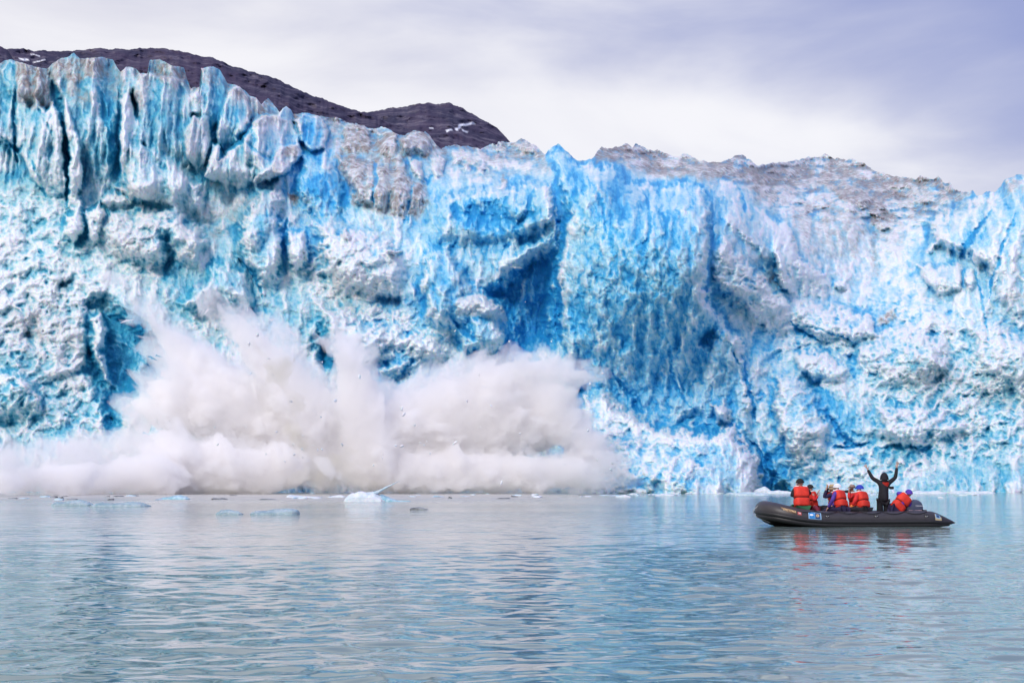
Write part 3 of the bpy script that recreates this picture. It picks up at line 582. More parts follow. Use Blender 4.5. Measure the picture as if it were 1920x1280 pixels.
    p1, pr1 = worley(mx / 2.6 + 0.12 * my, my / 7.5, 551, 0.7, 0.8, 14)
    p2, pr2 = worley((mx + jx) / 1.1 - 0.1 * my, (my + jy) / 2.6, 571, 0.9, 0.8, 12)
    f2 = fbm(mx / 0.9, my / 1.8, 4, 521, 0.55)
    g1, _ = worley((mx + .35 * my + jx) / 3.0, (my - .2 * mx + jy) / 4.6, 701, 1.2, 1.0, 30, .8)
    g2, _ = worley((mx - .3 * my + jx) / 1.2, (my + .25 * mx + jy) / 1.9, 711, 1.2, 1.0, 26, .8)
    rel += wall * (1 - .45 * calm) * (0.8 * g1 + 0.40 * g2)
    g3, _ = worley((mx + .25 * my) / .55 + 3, (my - .3 * mx) / .9, 731, 1.3, 1.0, 20, .9)
    rel += (wall * .20 + .05) * g3 + wall * 0.22 * fbm(mx / .35, my / 2.6, 3, 741, .6, ridged=True)
    def crest(x, y, o, sd_):
        a = 1 - 2 * np.abs(perlin(x, y, sd_)); t = a
        b_ = 1 - 2 * np.abs(perlin(x * 2.1 + 5, y * 2.1, sd_ + 1)); t = t + .5 * b_ * np.clip(a + .6, 0, 1)
        if o > 2: t = t + .27 * (1 - 2 * np.abs(perlin(x * 4.3, y * 4.3 + 3, sd_ + 2)))
        return t - .25
    k1 = crest((mx + .18 * my + 1.5 * jx) / 4.6, (my + jy) / 10.5, 3, 1201)
    k2 = crest((mx - .22 * my + jx) / 1.7, (my + jy) / 3.8, 3, 1211)
    k3 = crest((mx + jx) / 2.3, (my + .3 * mx + jy) / 1.9, 3, 1221)
    k4 = crest((mx + .3 * my) / .75, (my - .2 * mx) / .6, 3, 1231)
    k5 = crest((mx + .10 * my + .8 * jx) / 2.3, (my + jy) / 15.0, 3, 1241)
    rel += wall * (1.1 * calm + .30) * k5
    blue = blue - .10 * k5 * wall
    rel += wall * (1 - .5 * calm) * (0.95 * k1 + 0.36 * k2) + rub * (0.52 * k3 + 0.15 * k4) + wall * .06 * k4
    rel += wall * 0.4 * (1 - 0.6 * calm) * (0.9 * f1 + 0.9 * p1 + 0.34 * p2 + 0.28 * f2 + 0.05 * w4)
    # hummocky surface of the ice field behind the cliff
    far = sstep(212, 250, D)
    q1, _ = worley(U / 40, V / 14, 651, 1.0, 1.3, 10, 1.0)
    rel += far * (4.0 * q1 + 3.4 * fbm(U / 30, V / 14, 5, 601, 0.6, ridged=True))
    dirt += far * 0.5 * sstep(.1, -.5, q1)
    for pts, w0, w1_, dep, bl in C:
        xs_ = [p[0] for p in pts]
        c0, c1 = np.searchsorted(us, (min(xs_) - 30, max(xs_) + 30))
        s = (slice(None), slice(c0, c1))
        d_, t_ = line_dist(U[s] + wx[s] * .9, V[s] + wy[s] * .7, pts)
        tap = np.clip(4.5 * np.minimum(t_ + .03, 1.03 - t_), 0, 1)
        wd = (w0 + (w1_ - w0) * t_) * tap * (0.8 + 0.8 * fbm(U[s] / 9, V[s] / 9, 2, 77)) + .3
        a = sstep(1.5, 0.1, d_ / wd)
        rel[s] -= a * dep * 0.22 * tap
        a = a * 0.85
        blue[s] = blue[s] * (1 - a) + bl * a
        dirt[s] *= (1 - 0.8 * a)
    # old crust on what stands proud; hollows get clear-ice blue plus painted-in cyan shade
    ker = 9
    def blur(a, n):
        c = np.cumsum(np.pad(a, ((n, n), (0, 0)), mode='edge'), 0, dtype=np.float64); a = (c[2 * n:] - c[:-2 * n]) / (2 * n)
        c = np.cumsum(np.pad(a, ((0, 0), (n, n)), mode='edge'), 1, dtype=np.float64); return ((c[:, 2 * n:] - c[:, :-2 * n]) / (2 * n)).astype(np.float32)
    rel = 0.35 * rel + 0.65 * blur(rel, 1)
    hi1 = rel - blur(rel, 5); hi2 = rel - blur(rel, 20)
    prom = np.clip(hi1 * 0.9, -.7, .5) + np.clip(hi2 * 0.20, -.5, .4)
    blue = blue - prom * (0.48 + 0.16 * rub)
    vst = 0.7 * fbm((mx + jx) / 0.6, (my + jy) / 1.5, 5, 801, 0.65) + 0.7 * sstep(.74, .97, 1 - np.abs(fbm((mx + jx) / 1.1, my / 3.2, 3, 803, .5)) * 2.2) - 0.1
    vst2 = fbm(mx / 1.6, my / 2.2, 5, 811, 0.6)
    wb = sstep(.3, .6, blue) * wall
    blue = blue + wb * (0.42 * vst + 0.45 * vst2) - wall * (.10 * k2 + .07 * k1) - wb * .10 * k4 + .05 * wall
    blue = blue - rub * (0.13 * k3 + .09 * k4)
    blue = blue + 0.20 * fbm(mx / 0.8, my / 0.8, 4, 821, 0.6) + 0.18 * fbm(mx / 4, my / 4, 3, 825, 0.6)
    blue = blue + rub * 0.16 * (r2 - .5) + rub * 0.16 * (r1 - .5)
    blue = blue - rub * .02 + rub * pit * 0.42 + 0.06  # holes between lumps also painted a darker, shaded blue
    dirt = dirt * np.clip(1.0 + 0.9 * fbm(mx / 1.3, my / 0.9, 4, 831, 0.6), 0.15, 1.6)
    Dd = D - rel
    f = Dd / (math.cos(PITCH) - (640 - V) / FPX * math.sin(PITCH))
    X = (U - 960) / FPX * f; Z = CAM_H + (math.sin(PITCH) + (640 - V) / FPX * math.cos(PITCH)) * f
    G = np.stack([X, Dd, Z], -1)
    # the ice goes on behind the skyline
    back = []
    for i, (dy, dz) in enumerate(((160, -26), (60, -9), (22, -4), (8, -1.2), (2.5, -.25))):
        g = G[0].copy(); g[:, 1] += dy; g[:, 0] *= (1 + dy / 260.0)
        g[:, 2] += dz * np.where(us > 1080, 0.6, 1.0) + fbm(us / 40, us * 0 + i * 7.7, 3, 900 + i) * (2.0 if dy > 5 else 0.3)
        back.append(g)
    G = np.concatenate([np.stack(back), G])
    ex = lambda a: np.concatenate([np.repeat(a[:1], 5, 0), a])
    me = grid_mesh("glacier", G)
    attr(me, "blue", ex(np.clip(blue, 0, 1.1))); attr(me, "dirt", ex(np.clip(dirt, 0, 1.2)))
    teal = np.maximum(sstep(620, 380, WU), sstep(1500, 1750, WU) * sstep(560, 700, WV) * .7)
    teal = np.maximum(teal, sstep(720, 640, WU) * sstep(440, 520, WV) * .8)
    attr(me, "teal", ex(np.clip(teal + .35 * fbm(U / 60, V / 60, 3, 951), 0, 1)))
    m, ns, ls, b, out = mat("glacier_ice")
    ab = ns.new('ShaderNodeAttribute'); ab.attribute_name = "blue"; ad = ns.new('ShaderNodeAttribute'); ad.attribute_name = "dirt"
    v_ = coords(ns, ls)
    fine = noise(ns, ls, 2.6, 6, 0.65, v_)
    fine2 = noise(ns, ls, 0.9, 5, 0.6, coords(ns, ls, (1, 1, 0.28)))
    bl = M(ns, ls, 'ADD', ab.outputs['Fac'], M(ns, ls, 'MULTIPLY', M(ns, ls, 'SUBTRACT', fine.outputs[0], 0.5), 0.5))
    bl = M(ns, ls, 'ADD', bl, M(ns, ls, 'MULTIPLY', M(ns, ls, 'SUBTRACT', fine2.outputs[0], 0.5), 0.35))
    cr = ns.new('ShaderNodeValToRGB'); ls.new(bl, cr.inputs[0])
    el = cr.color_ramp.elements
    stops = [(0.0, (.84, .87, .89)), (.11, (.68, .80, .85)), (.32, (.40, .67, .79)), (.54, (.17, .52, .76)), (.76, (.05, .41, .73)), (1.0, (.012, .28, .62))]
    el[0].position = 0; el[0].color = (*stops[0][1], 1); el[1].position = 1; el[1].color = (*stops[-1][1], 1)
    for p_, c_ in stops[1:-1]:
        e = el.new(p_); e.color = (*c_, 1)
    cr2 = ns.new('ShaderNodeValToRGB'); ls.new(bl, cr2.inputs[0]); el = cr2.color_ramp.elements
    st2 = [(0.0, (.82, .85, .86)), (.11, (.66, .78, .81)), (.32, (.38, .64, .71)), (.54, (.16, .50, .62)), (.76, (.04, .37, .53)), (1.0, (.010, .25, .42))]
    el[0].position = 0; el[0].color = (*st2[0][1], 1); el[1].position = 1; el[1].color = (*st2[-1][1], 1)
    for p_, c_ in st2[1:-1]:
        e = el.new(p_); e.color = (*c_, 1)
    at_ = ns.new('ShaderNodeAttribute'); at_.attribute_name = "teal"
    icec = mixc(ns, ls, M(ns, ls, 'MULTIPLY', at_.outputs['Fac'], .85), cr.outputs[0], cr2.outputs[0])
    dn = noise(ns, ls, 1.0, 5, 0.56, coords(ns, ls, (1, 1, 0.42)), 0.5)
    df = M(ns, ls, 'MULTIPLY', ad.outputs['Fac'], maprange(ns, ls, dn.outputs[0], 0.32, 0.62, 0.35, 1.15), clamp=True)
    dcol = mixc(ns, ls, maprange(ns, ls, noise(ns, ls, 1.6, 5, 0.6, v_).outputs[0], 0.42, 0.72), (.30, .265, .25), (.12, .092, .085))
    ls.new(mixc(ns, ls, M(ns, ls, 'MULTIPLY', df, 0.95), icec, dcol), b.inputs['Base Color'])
    b.inputs['Roughness'].default_value = 0.5
    b.inputs['Specular IOR Level'].default_value = 0.35
    b.inputs['Subsurface Weight'].default_value = 0.45
    b.inputs['Subsurface Radius'].default_value = (0.12, 0.5, 1.0)
    b.inputs['Subsurface Scale'].default_value = 0.35
    hb = M(ns, ls, 'ADD', noise(ns, ls, 4.5, 8, 0.68, v_).outputs[0], M(ns, ls, 'MULTIPLY', noise(ns, ls, 1.5, 5, 0.6, v_).outputs[0], 0.6))
    bump(ns, ls, b, hb, 1.0, 0.16)
    o = obj_from("glacier", me, m)
    tag(o, kind='structure')
build_glacier()

# ---------------------------------------------------------------- mountains behind the ice
def build_mountain(name, line, Y, slope, x0, x1, snow, seed, drop):
    us = np.arange(x0, x1, 2.0)
    sk = np.interp(us, [p[0] for p in line], [p[1] for p in line]) + fbm(us * .06, us * 0 + 1.5, 5, seed, .55) * 5
    nv = 130
    v = np.linspace(0, 1, nv)[:, None]
    U = np.broadcast_to(us, (nv, us.size)).copy()
    V = sk[None] + drop * v
    D = Y * (1 - slope * v)
    mx, my = U / 60, V / 60
    D = D - Y * (0.022 * fbm(mx * .7 + my * .8, my * 1.6 - mx * .5, 5, seed + 1, .5, ridged=True) + 0.003 * fbm(mx * 3, my * 8, 4, seed + 2, .6))
    f = D / (math.cos(PITCH) - (640 - V) / FPX * math.sin(PITCH))
    X = (U - 960) / FPX * f; Z = CAM_H + (math.sin(PITCH) + (640 - V) / FPX * math.cos(PITCH)) * f
    G = np.stack([X, D, Z], -1)
    b1 = G[0].copy(); b1[:, 1] += Y * .06; b1[:, 2] -= Y * .012
    b2 = G[0].copy(); b2[:, 1] += Y * .5; b2[:, 2] = -20
    me = grid_mesh(name, np.concatenate([np.stack([b2, b1]), G]))
    sn = np.zeros_like(U)
    wu = U + 6 * fbm(U / 14, V / 8, 3, seed + 5); wv = V + 3 * fbm(U / 14, V / 8, 3, seed + 6)
    for pts, w_ in snow:
        d_, t_ = line_dist(wu, wv, pts); sn = np.maximum(sn, sstep(w_ + 1, w_ - 1, d_))
    attr(me, "snow", np.concatenate([np.zeros((2, us.size)), sn]))
    m, ns, ls, b, out = mat(name + "_rock")
    v_ = coords(ns, ls, (1.0 / Y, 0.25 / Y, 1.0 / Y))
    n_ = noise(ns, ls, 150, 8, 0.62, coords(ns, ls, (0.35 / Y, 0.05 / Y, 1.5 / Y)), 1.2)
    n2_ = noise(ns, ls, 22, 6, 0.6, v_, 0.5)
    c_ = mixc(ns, ls, maprange(ns, ls, n2_.outputs[0], 0.38, 0.62), (.030, .029, .060), (.056, .042, .078))
    c_ = mixc(ns, ls, maprange(ns, ls, n_.outputs[0], 0.46, 0.76), c_, (.165, .145, .185))
    at_ = ns.new('ShaderNodeAttribute'); at_.attribute_name = "snow"
    c_ = mixc(ns, ls, at_.outputs['Fac'], c_, (.85, .86, .90))
    ls.new(c_, b.inputs['Base Color']); b.inputs['Roughness'].default_value = 0.9; b.inputs['Specular IOR Level'].default_value = 0.15
    bump(ns, ls, b, n_.outputs[0], 1.0, Y * .0008)
    return tag(obj_from(name, me, m), kind='structure')
build_mountain("mountain", [(-900,180),(-300,120),(12,92),(45,91),(62,95),(130,96),(155,93),(220,91),(300,92),(350,98),(400,109),(430,121),(470,134),(520,150),(560,168),(600,184),(640,198),(665,207),(690,213),(720,226),(780,246),(860,272),(1000,320)],
    2400, .38, -900, 1000, [([(38,111),(52,113)],1.4),([(60,103),(74,105)],.8),([(84,112),(62,117)],.7)], 11, 190)
build_mountain("mountain_peak", [(560,260),(640,236),(690,212),(700,209),(745,202),(782,195),(810,194),(842,193),(862,200),(900,222),(918,232),(932,240),(945,254),(958,270),(990,292),(1060,330)],
    3900, .35, 560, 1060, [([(856,243),(862,236),(886,231)],2.2),([(838,246),(846,244)],1.8),([(866,244),(876,247)],1.2),([(806,240),(812,241)],1.0)], 51, 150)
build_mountain("dark_slope", [(-900,-60),(-300,20),(-60,66),(0,86),(14,96),(30,118),(60,150),(100,190)],
    900, .3, -900, 100, [], 91, 120)
# ---------------------------------------------------------------- calving splash
def cloud(name, lobes, dens, color, vox, rough, seed, label, aniso=0.0, floor=0.006):
    bm = bmesh.new()
    for (px, py, r, Y) in lobes:
        c = at(px, py, Y); rr = r / FPX * Y
        mt = Matrix.Translation(c) @ Matrix.Diagonal((rr, rr * 0.85, rr, 1))
        bmesh.ops.create_icosphere(bm, subdivisions=2, radius=1.0, matrix=mt)
    me = bpy.data.meshes.new(name); bm.to_mesh(me); bm.free()
    o = bpy.data.objects.new(name, me); COL.objects.link(o)
    md = o.modifiers.new("r", 'REMESH'); md.mode = 'VOXEL'; md.voxel_size = vox
    dg = bpy.context.evaluated_depsgraph_get()
    me2 = bpy.data.meshes.new_from_object(o.evaluated_get(dg))
    o.modifiers.clear(); o.data = me2
    n = len(me2.vertices)
    co = np.empty(n * 3, np.float32); me2.vertices.foreach_get('co', co); co = co.reshape(-1, 3)
    no = np.empty(n * 3, np.float32); me2.vertices.foreach_get('normal', no); no = no.reshape(-1, 3)
    x, y, z = co[:, 0], co[:, 1], co[:, 2]
    d = 2.0 * fbm(x / 4.2 + y / 6, z / 4 - y / 5, 3, seed, .55, billow=True) + 1.0 * fbm(x / 1.5 + y / 2, z / 1.5 - y / 2, 4, seed + 9, .62, billow=True)
    d = np.maximum(d * rough, -0.25)
    co += no * d[:, None]
    # thrown outwards from the point of impact: filaments along the radii
    ix, iz = at(620, 905, 158).x, 0.0
    an = np.arctan2(z - iz, x - ix); rad = np.hypot(x - ix, z - iz)
    fil = fbm(an * 14, rad * 0.05 + y * .3, 4, seed + 20, 0.65)
    co[:, 0] += np.cos(an) * fil * np.clip(rad * 0.10, 0, 2.2) * rough; co[:, 2] += np.sin(an) * fil * np.clip(rad * 0.10, 0, 2.2) * rough
    co[:, 2] = np.maximum(co[:, 2], floor)
    me2.vertices.foreach_set('co', co.reshape(-1)); me2.update(); smooth(me2)
    m = bpy.data.materials.new(name); m.use_nodes = True
    ns, ls = nodes_of(m.node_tree)
    out = ns.new('ShaderNodeOutputMaterial'); v = ns.new('ShaderNodeVolumePrincipled')
    v.inputs['Color'].default_value = (*color, 1); v.inputs['Anisotropy'].default_value = aniso
    v.inputs['Density'].default_value = dens
    ls.new(v.outputs[0], out.inputs['Volume'])
    me2.materials.append(m)
    return tag(o, kind='stuff', label=label)

def jet(lobes, pts, n, Y=158):
    P = np.array(pts, float)
    L = np.r_[0, np.cumsum(np.hypot(np.diff(P[:, 0]), np.diff(P[:, 1])))]
    for t in np.linspace(0, L[-1], n):
        lobes.append((np.interp(t, L, P[:, 0]), np.interp(t, L, P[:, 1]), np.interp(t, L, P[:, 2]), Y))

core = []
jet(core, [(290,612,14),(335,655,34),(400,730,66),(470,820,80)], 10, 162)
jet(core, [(415,585,12),(450,620,26),(510,680,40),(580,770,56),(620,850,50)], 12, 158)
jet(core, [(300,770,36),(340,760,60),(430,760,76),(520,820,80),(600,850,60)], 9, 160)
jet(core, [(642,622,14),(650,660,24),(662,700,38),(680,770,54),(700,850,64)], 9, 157)
jet(core, [(760,830,80),(850,790,86),(940,785,84),(1000,790,66)], 8, 160)
jet(core, [(900,706,24),(960,706,34),(1040,700,32),(1092,704,24),(1108,714,14)], 9, 158)
jet(core, [(1040,760,52),(1070,800,48),(1105,846,40),(1140,857,20),(1168,862,5)], 10, 158)
jet(core, [(-140,908,22),(-60,904,26),(20,906,24)], 8, 132)
jet(core, [(30,902,26),(90,900,30),(150,896,36)], 8, 139)
jet(core, [(160,896,30),(220,892,38),(290,888,46)], 9, 149)
jet(core, [(330,880,60),(480,888,50),(540,880,44)], 9, 154)
jet(core, [(700,880,40),(760,886,44),(900,886,42),(1050,886,36),(1110,900,22)], 14, 156)
cloud("calving_splash", core, 1.1, (0.995, 0.986, 0.981), 0.40, 1.0, 61, "dense white and grey burst of spray thrown up where ice fell at the glacier foot")
thin = []
jet(thin, [(226,536,9),(262,570,16),(300,612,28),(340,660,52),(400,740,90),(470,820,100)], 18, 162)
jet(thin, [(382,536,9),(402,572,17),(450,610,38),(520,680,56),(590,770,76),(620,850,60)], 16, 158)
jet(thin, [(226,770,20),(262,770,44),(330,750,80),(430,760,90)], 8, 160)
jet(thin, [(236,830,20),(262,820,44),(330,800,80)], 6, 160)
jet(thin, [(636,596,12),(650,650,30),(668,730,58),(700,850,80)], 11, 157)
jet(thin, [(760,800,96),(850,780,100),(940,775,98),(1005,785,76)], 8, 160)
jet(thin, [(800,700,26),(870,690,34),(960,690,40),(1050,688,34),(1100,700,24),(1118,704,12)], 12, 158)
jet(thin, [(1110,850,44),(1150,858,22),(1172,862,11)], 6, 158)
jet(thin, [(-160,892,42),(-60,886,48),(20,888,44)], 9, 134)
jet(thin, [(30,882,48),(90,874,54),(150,870,58)], 8, 142)
jet(thin, [(160,868,60),(230,862,66),(330,872,62),(480,880,54)], 11, 154)
jet(thin, [(560,885,40),(700,890,46),(900,892,46),(1050,890,46),(1130,900,32),(1185,908,16)], 18, 156)
jet(thin, [(1230,914,12),(1250,908,15)], 2, 160)
cloud("spray_mist", thin, 0.36, (0.996, 0.989, 0.988), 0.42, 1.5, 91, "thin drifting veil of mist and streaks around the burst of spray")
# silt-laden water still rising at the point of impact
silt = []
jet(silt, [(548,902,14),(575,890,26),(600,894,30),(632,880,34),(660,892,28),(690,902,18)], 9, 149)
jet(silt, [(640,862,18),(655,846,12)], 3, 149)
jet(silt, [(478,652,12),(505,672,13),(530,710,13),(545,755,14),(556,800,15),(566,850,18)], 14, 148)
cloud("muddy_surge", silt, 0.26, (0.80, 0.765, 0.66), 0.34, 1.4, 33, "olive brown surge of silty water low in the middle of the splash")
puff = []
jet(puff, [(590,862,8),(604,872,17),(616,884,15),(630,890,8)], 4, 147)
cloud("water_burst", puff, 0.8, (0.995, 0.985, 0.97), 0.25, .8, 37, "small white knot of churning water in front of the brown surge")
# ---------------------------------------------------------------- floating ice
def ice_mat(name, c0, c1, rough=0.45):
    m, ns, ls, b, out = mat(name)
    v = coords(ns, ls)
    n = noise(ns, ls, 3.0, 6, 0.65, v)
    ls.new(mixc(ns, ls, maprange(ns, ls, n.outputs[0], 0.38, 0.64), c0, c1), b.inputs['Base Color'])
    b.inputs['Roughness'].default_value = rough
    b.inputs['Subsurface Weight'].default_value = 0.4; b.inputs['Subsurface Radius'].default_value = (.1, .3, .5)
    bump(ns, ls, b, noise(ns, ls, 7, 6, .65, v).outputs[0], 1.0, 0.06)
    return m
ICE_W = ice_mat("snowy_ice", (.60, .69, .73), (.80, .82, .84))
ICE_B = ice_mat("clear_ice", (.22, .48, .56), (.55, .72, .77), 0.2)
ICE_G = ice_mat("dirty_ice", (.10, .10, .10), (.34, .36, .36))
ICE_T = ice_mat("wet_ice", (.26, .38, .42), (.44, .54, .57), 0.15)
ICE_P = ice_mat("pale_ice", (.42, .58, .64), (.66, .75, .79), 0.3)

def ice_mesh(name, prof, W, H, dep, seed, nx=46, ny=18):
    """floe: skyline profile along its length, heaped across its depth. prof: (0..1, 0..1)"""
    u = np.linspace(0, 1, nx); t = np.linspace(-1, 1, ny)
    Uu, Tt = np.meshgrid(u, t)
    top = np.interp(Uu, [p[0] for p in prof], [p[1] for p in prof]) * H
    edge = np.clip(np.minimum(Uu, 1 - Uu) * 9, 0, 1)
    Yy = Tt * dep * (0.35 + 0.65 * np.sqrt(edge))
    w_, _ = worley(Uu * W / .7 + seed, Tt * dep / .6, seed, .8, .9, 12, 1.0)
    cross = (1 - Tt ** 2 * 0.9) ** 0.7
    Z = top * cross * (1 + 0.35 * w_) + 0.05 * H * fbm(Uu * 9 + seed, Tt * 4, 3, seed)
    lip = np.minimum(edge, 1 - np.abs(Tt))
    Z = np.where(lip < 0.02, -0.10 - .15 * H, Z)
    X = (Uu - .5) * W + 0.03 * W * fbm(Uu * 5, Tt * 3 + seed, 3, seed + 2)
    top_ = np.stack([X, Yy, Z], -1)
    me = grid_mesh(name, top_)
    bm = bmesh.new(); bm.from_mesh(me)
    es = [e for e in bm.edges if e.is_boundary]
    r = bmesh.ops.extrude_edge_only(bm, edges=es)
    vs = [g for g in r['geom'] if isinstance(g, bmesh.types.BMVert)]
    for v in vs: v.co.z = -0.2 - .3 * H
    c = bm.verts.new((0, 0, -0.25 - .35 * H))
    for e in [e for e in bm.edges if e.is_boundary]:
        try: bm.faces.new((e.verts[0], e.verts[1], c))
        except ValueError: pass
    bmesh.ops.recalc_face_normals(bm, faces=bm.faces)
    bm.to_mesh(me); bm.free()
    for p in me.polygons: p.use_smooth = False
    return me

def floe(pts, base, m, name, label, cat, dep=0.45, seed=1, group=None):
    x0, x1 = pts[0][0], pts[-1][0]
    c = on_water((x0 + x1) / 2, base)
    s = FPX / math.hypot(c.y, 0)
    W = (x1 - x0) / s; H = max(base - min(p[1] for p in pts), 1) / s
    prof = [((p[0] - x0) / (x1 - x0), max(base - p[1], 0) / max(base - min(q[1] for q in pts), 1)) for p in pts]
    o = obj_from(name, ice_mesh(name, prof, W, H, W * dep * .5, seed), m, loc=c)
    return tag(o, label, cat, group)

berg = empty("iceberg", on_water(696, 940)); tag(berg, "small iceberg with white back and a thin rising blade, in front of the splash", "iceberg")
def berg_part(name, pts, m, dep, seed, dy=0.0, hbase=940):
    c = on_water(696, 940); s = FPX / c.y; x0, x1 = pts[0][0], pts[-1][0]
    hm = max(hbase - p[1] for p in pts)
    prof = [((p[0] - x0) / (x1 - x0), max(hbase - p[1], 0) / hm) for p in pts]
    o = obj_from(name, ice_mesh(name, prof, (x1 - x0) / s, hm / s, dep, seed), m, parent=berg)
    o.location = (((x0 + x1) / 2 - 696) / s, dy, 0)
    return o
berg_part("snow_back", [(645,939),(651,931),(660,925),(674,922),(690,923),(702,923),(714,930),(724,938)], ICE_W, .75, 5, 0)
berg_part("wet_foot", [(682,936),(700,929),(716,927),(728,932),(742,937),(770,939)], ICE_B, .6, 9, .25)
bm = bmesh.new()
s_ = FPX / on_water(696, 940).y
bl = [((668 - 696) / s_, (940 - 934) / s_, .10, .16), ((690 - 696) / s_, (940 - 929) / s_, .12, .17), ((708 - 696) / s_, (940 - 923) / s_, .10, .15), ((722 - 696) / s_, (940 - 915) / s_, .06, .10), ((736 - 696) / s_, (940 - 908) / s_, .035, .05), ((750 - 696) / s_, (940 - 901) / s_, .008, .012)]
rings = []
for (x, z, ry, rz) in bl:
    rings.append([bm.verts.new((x + rz * .4 * math.sin(a), -.12 + ry * math.cos(a), z + rz * math.sin(a))) for a in [k * math.tau / 10 for k in range(10)]])
for a_, b_ in zip(rings, rings[1:]):
    for k in range(10): bm.faces.new((a_[k], a_[(k + 1) % 10], b_[(k + 1) % 10], b_[k]))
bm.faces.new(rings[0][::-1]); bm.faces.new(rings[-1])
me = bpy.data.meshes.new("ice_blade"); bm.to_mesh(me); bm.free(); smooth(me)
obj_from("ice_blade", me, ICE_P, parent=berg)

FL = [
 ([(470,962),(480,957),(505,954),(530,952),(548,951),(558,954),(561,963)],964,ICE_T,"ice_floe","long pale translucent ice floe floating below the splash"),
 ([(404,963),(414,957),(430,955),(444,957),(456,963)],964,ICE_T,"ice_floe","faint low hump of ice just left of the long translucent floe"),
 ([(98,945),(108,939),(128,938),(150,936),(166,941),(176,946)],947,ICE_T,"ice_floe","pale low ice floe nearest the left edge of the water"),
 ([(172,947),(190,942),(214,943),(236,941),(262,940),(274,944),(282,949)],949,ICE_T,"ice_floe","wide bluish floe with a brown right end beside the pale floe at far left"),
 ([(298,935),(308,931),(322,929),(338,928),(350,930),(356,935)],936,ICE_B,"ice_floe","small dark teal ice hump floating under the left part of the mist"),
 ([(768,953),(775,951),(786,950),(795,952),(803,954)],955,ICE_G,"ice_floe","thin dark grey slab of ice floating right of the small iceberg"),
 ([(596,918),(600,914),(603,911),(609,915),(614,917),(622,919)],920,ICE_W,"ice_floe","small white pyramid of ice in front of the brown surge"),
 ([(537,930),(545,927),(552,928),(562,929),(580,930),(604,931)],932,ICE_W,"ice_floe","thin broken line of white ice left of the small iceberg"),
 ([(614,931),(626,929),(640,928),(648,931)],932,ICE_W,"ice_floe","short white sliver of ice touching the left end of the small iceberg"),
 ([(764,924),(770,921),(778,921),(788,924)],925,ICE_W,"ice_floe","small white ice cake behind and right of the small iceberg"),
 ([(1282,920),(1286,911),(1294,907),(1304,906),(1316,904),(1332,906),(1350,909),(1366,914),(1380,920)],922,ICE_P,"ice_floe","large smooth pale floe resting against the foot of the apron, right of the splash"),
 ([(1411,922),(1418,917),(1426,913),(1434,912),(1442,916),(1450,922)],924,ICE_W,"ice_floe","bright white domed ice lump just left of the boat at the glacier foot"),
 ([(1438,923),(1446,920),(1460,919),(1480,921),(1490,923)],925,ICE_W,"ice_floe","flat white shelf of ice between the domed lump and the boat"),
 ([(1376,926),(1388,923),(1408,922),(1430,924),(1446,927)],928,ICE_P,"ice_floe","low pale floe in front of the domed white lump"),
 ([(1196,917),(1206,914),(1216,915),(1232,919)],921,ICE_W,"ice_floe","white sliver of ice at the right end of the splash, against the glacier"),
 ([(1154,930),(1162,928),(1172,927),(1184,931)],932,ICE_W,"ice_floe","small white cake of ice off the right end of the splash"),
 ([(1228,928),(1240,925),(1250,925),(1264,928)],929,ICE_W,"ice_floe","low white floe midway between the splash and the large smooth floe"),
 ([(1704,923),(1722,920),(1742,921),(1758,920),(1774,923)],925,ICE_W,"ice_floe","flat white floe at the glacier foot behind the outboard motor"),
 ([(1776,922),(1796,920),(1820,921),(1850,920),(1864,923)],924,ICE_W,"ice_floe","long thin white floe at the glacier foot right of the boat"),
 ([(1758,932),(1763,930),(1769,932)],933,ICE_W,"ice_floe","tiny white bit of ice in open water right of the outboard motor"),
]
for i, (pts, base, m_, nm, lb) in enumerate(FL):
    floe(pts, base, m_, nm, lb, "ice floe", 0.5, 20 + i)

rnd = random.Random(4)
def lump(name, r, seed, m_):
    bm = bmesh.new(); bmesh.ops.create_icosphere(bm, subdivisions=2, radius=r)
    q = random.Random(seed)
    for v in bm.verts:
        v.co *= q.uniform(.72, 1.2); v.co.z *= .6
    me = bpy.data.meshes.new(name); bm.to_mesh(me); bm.free()
    return obj_from(name, me, m_)
bits = [lump("ice_bit", .22, 1, ICE_G), lump("ice_bit", .22, 2, ICE_W), lump("ice_bit", .25, 3, ICE_P)]
spots = []
for k in range(18): spots.append((rnd.uniform(0, 520), rnd.uniform(929, 938), rnd.choice((0, 0, 2))))
for k in range(26): spots.append((rnd.uniform(520, 1100), rnd.uniform(925, 935), rnd.choice((0, 1, 2))))
for k in range(26): spots.append((rnd.uniform(1090, 1920), rnd.uniform(923.2, 929), rnd.choice((1, 1, 2))))
labs = {0: "dark lump of brash ice drifting in the silty water under the mist", 1: "white lump of brash ice drifting along the glacier foot", 2: "pale lump of brash ice drifting along the glacier foot"}
seen = set()
for (px, py, kk) in spots:
    src = bits[kk]
    o = src if kk not in seen else src.copy()
    if kk in seen: COL.objects.link(o)
    seen.add(kk)
    o.location = on_water(px, py)
    o.rotation_euler = (0, 0, rnd.uniform(0, 6.28))
    o.scale = (rnd.uniform(1.0, 3.2), rnd.uniform(.8, 2), rnd.uniform(.4, 1.1))
    tag(o, labs[kk], "ice bit", ("dark", "white", "pale")[kk] + " brash ice along the glacier foot")

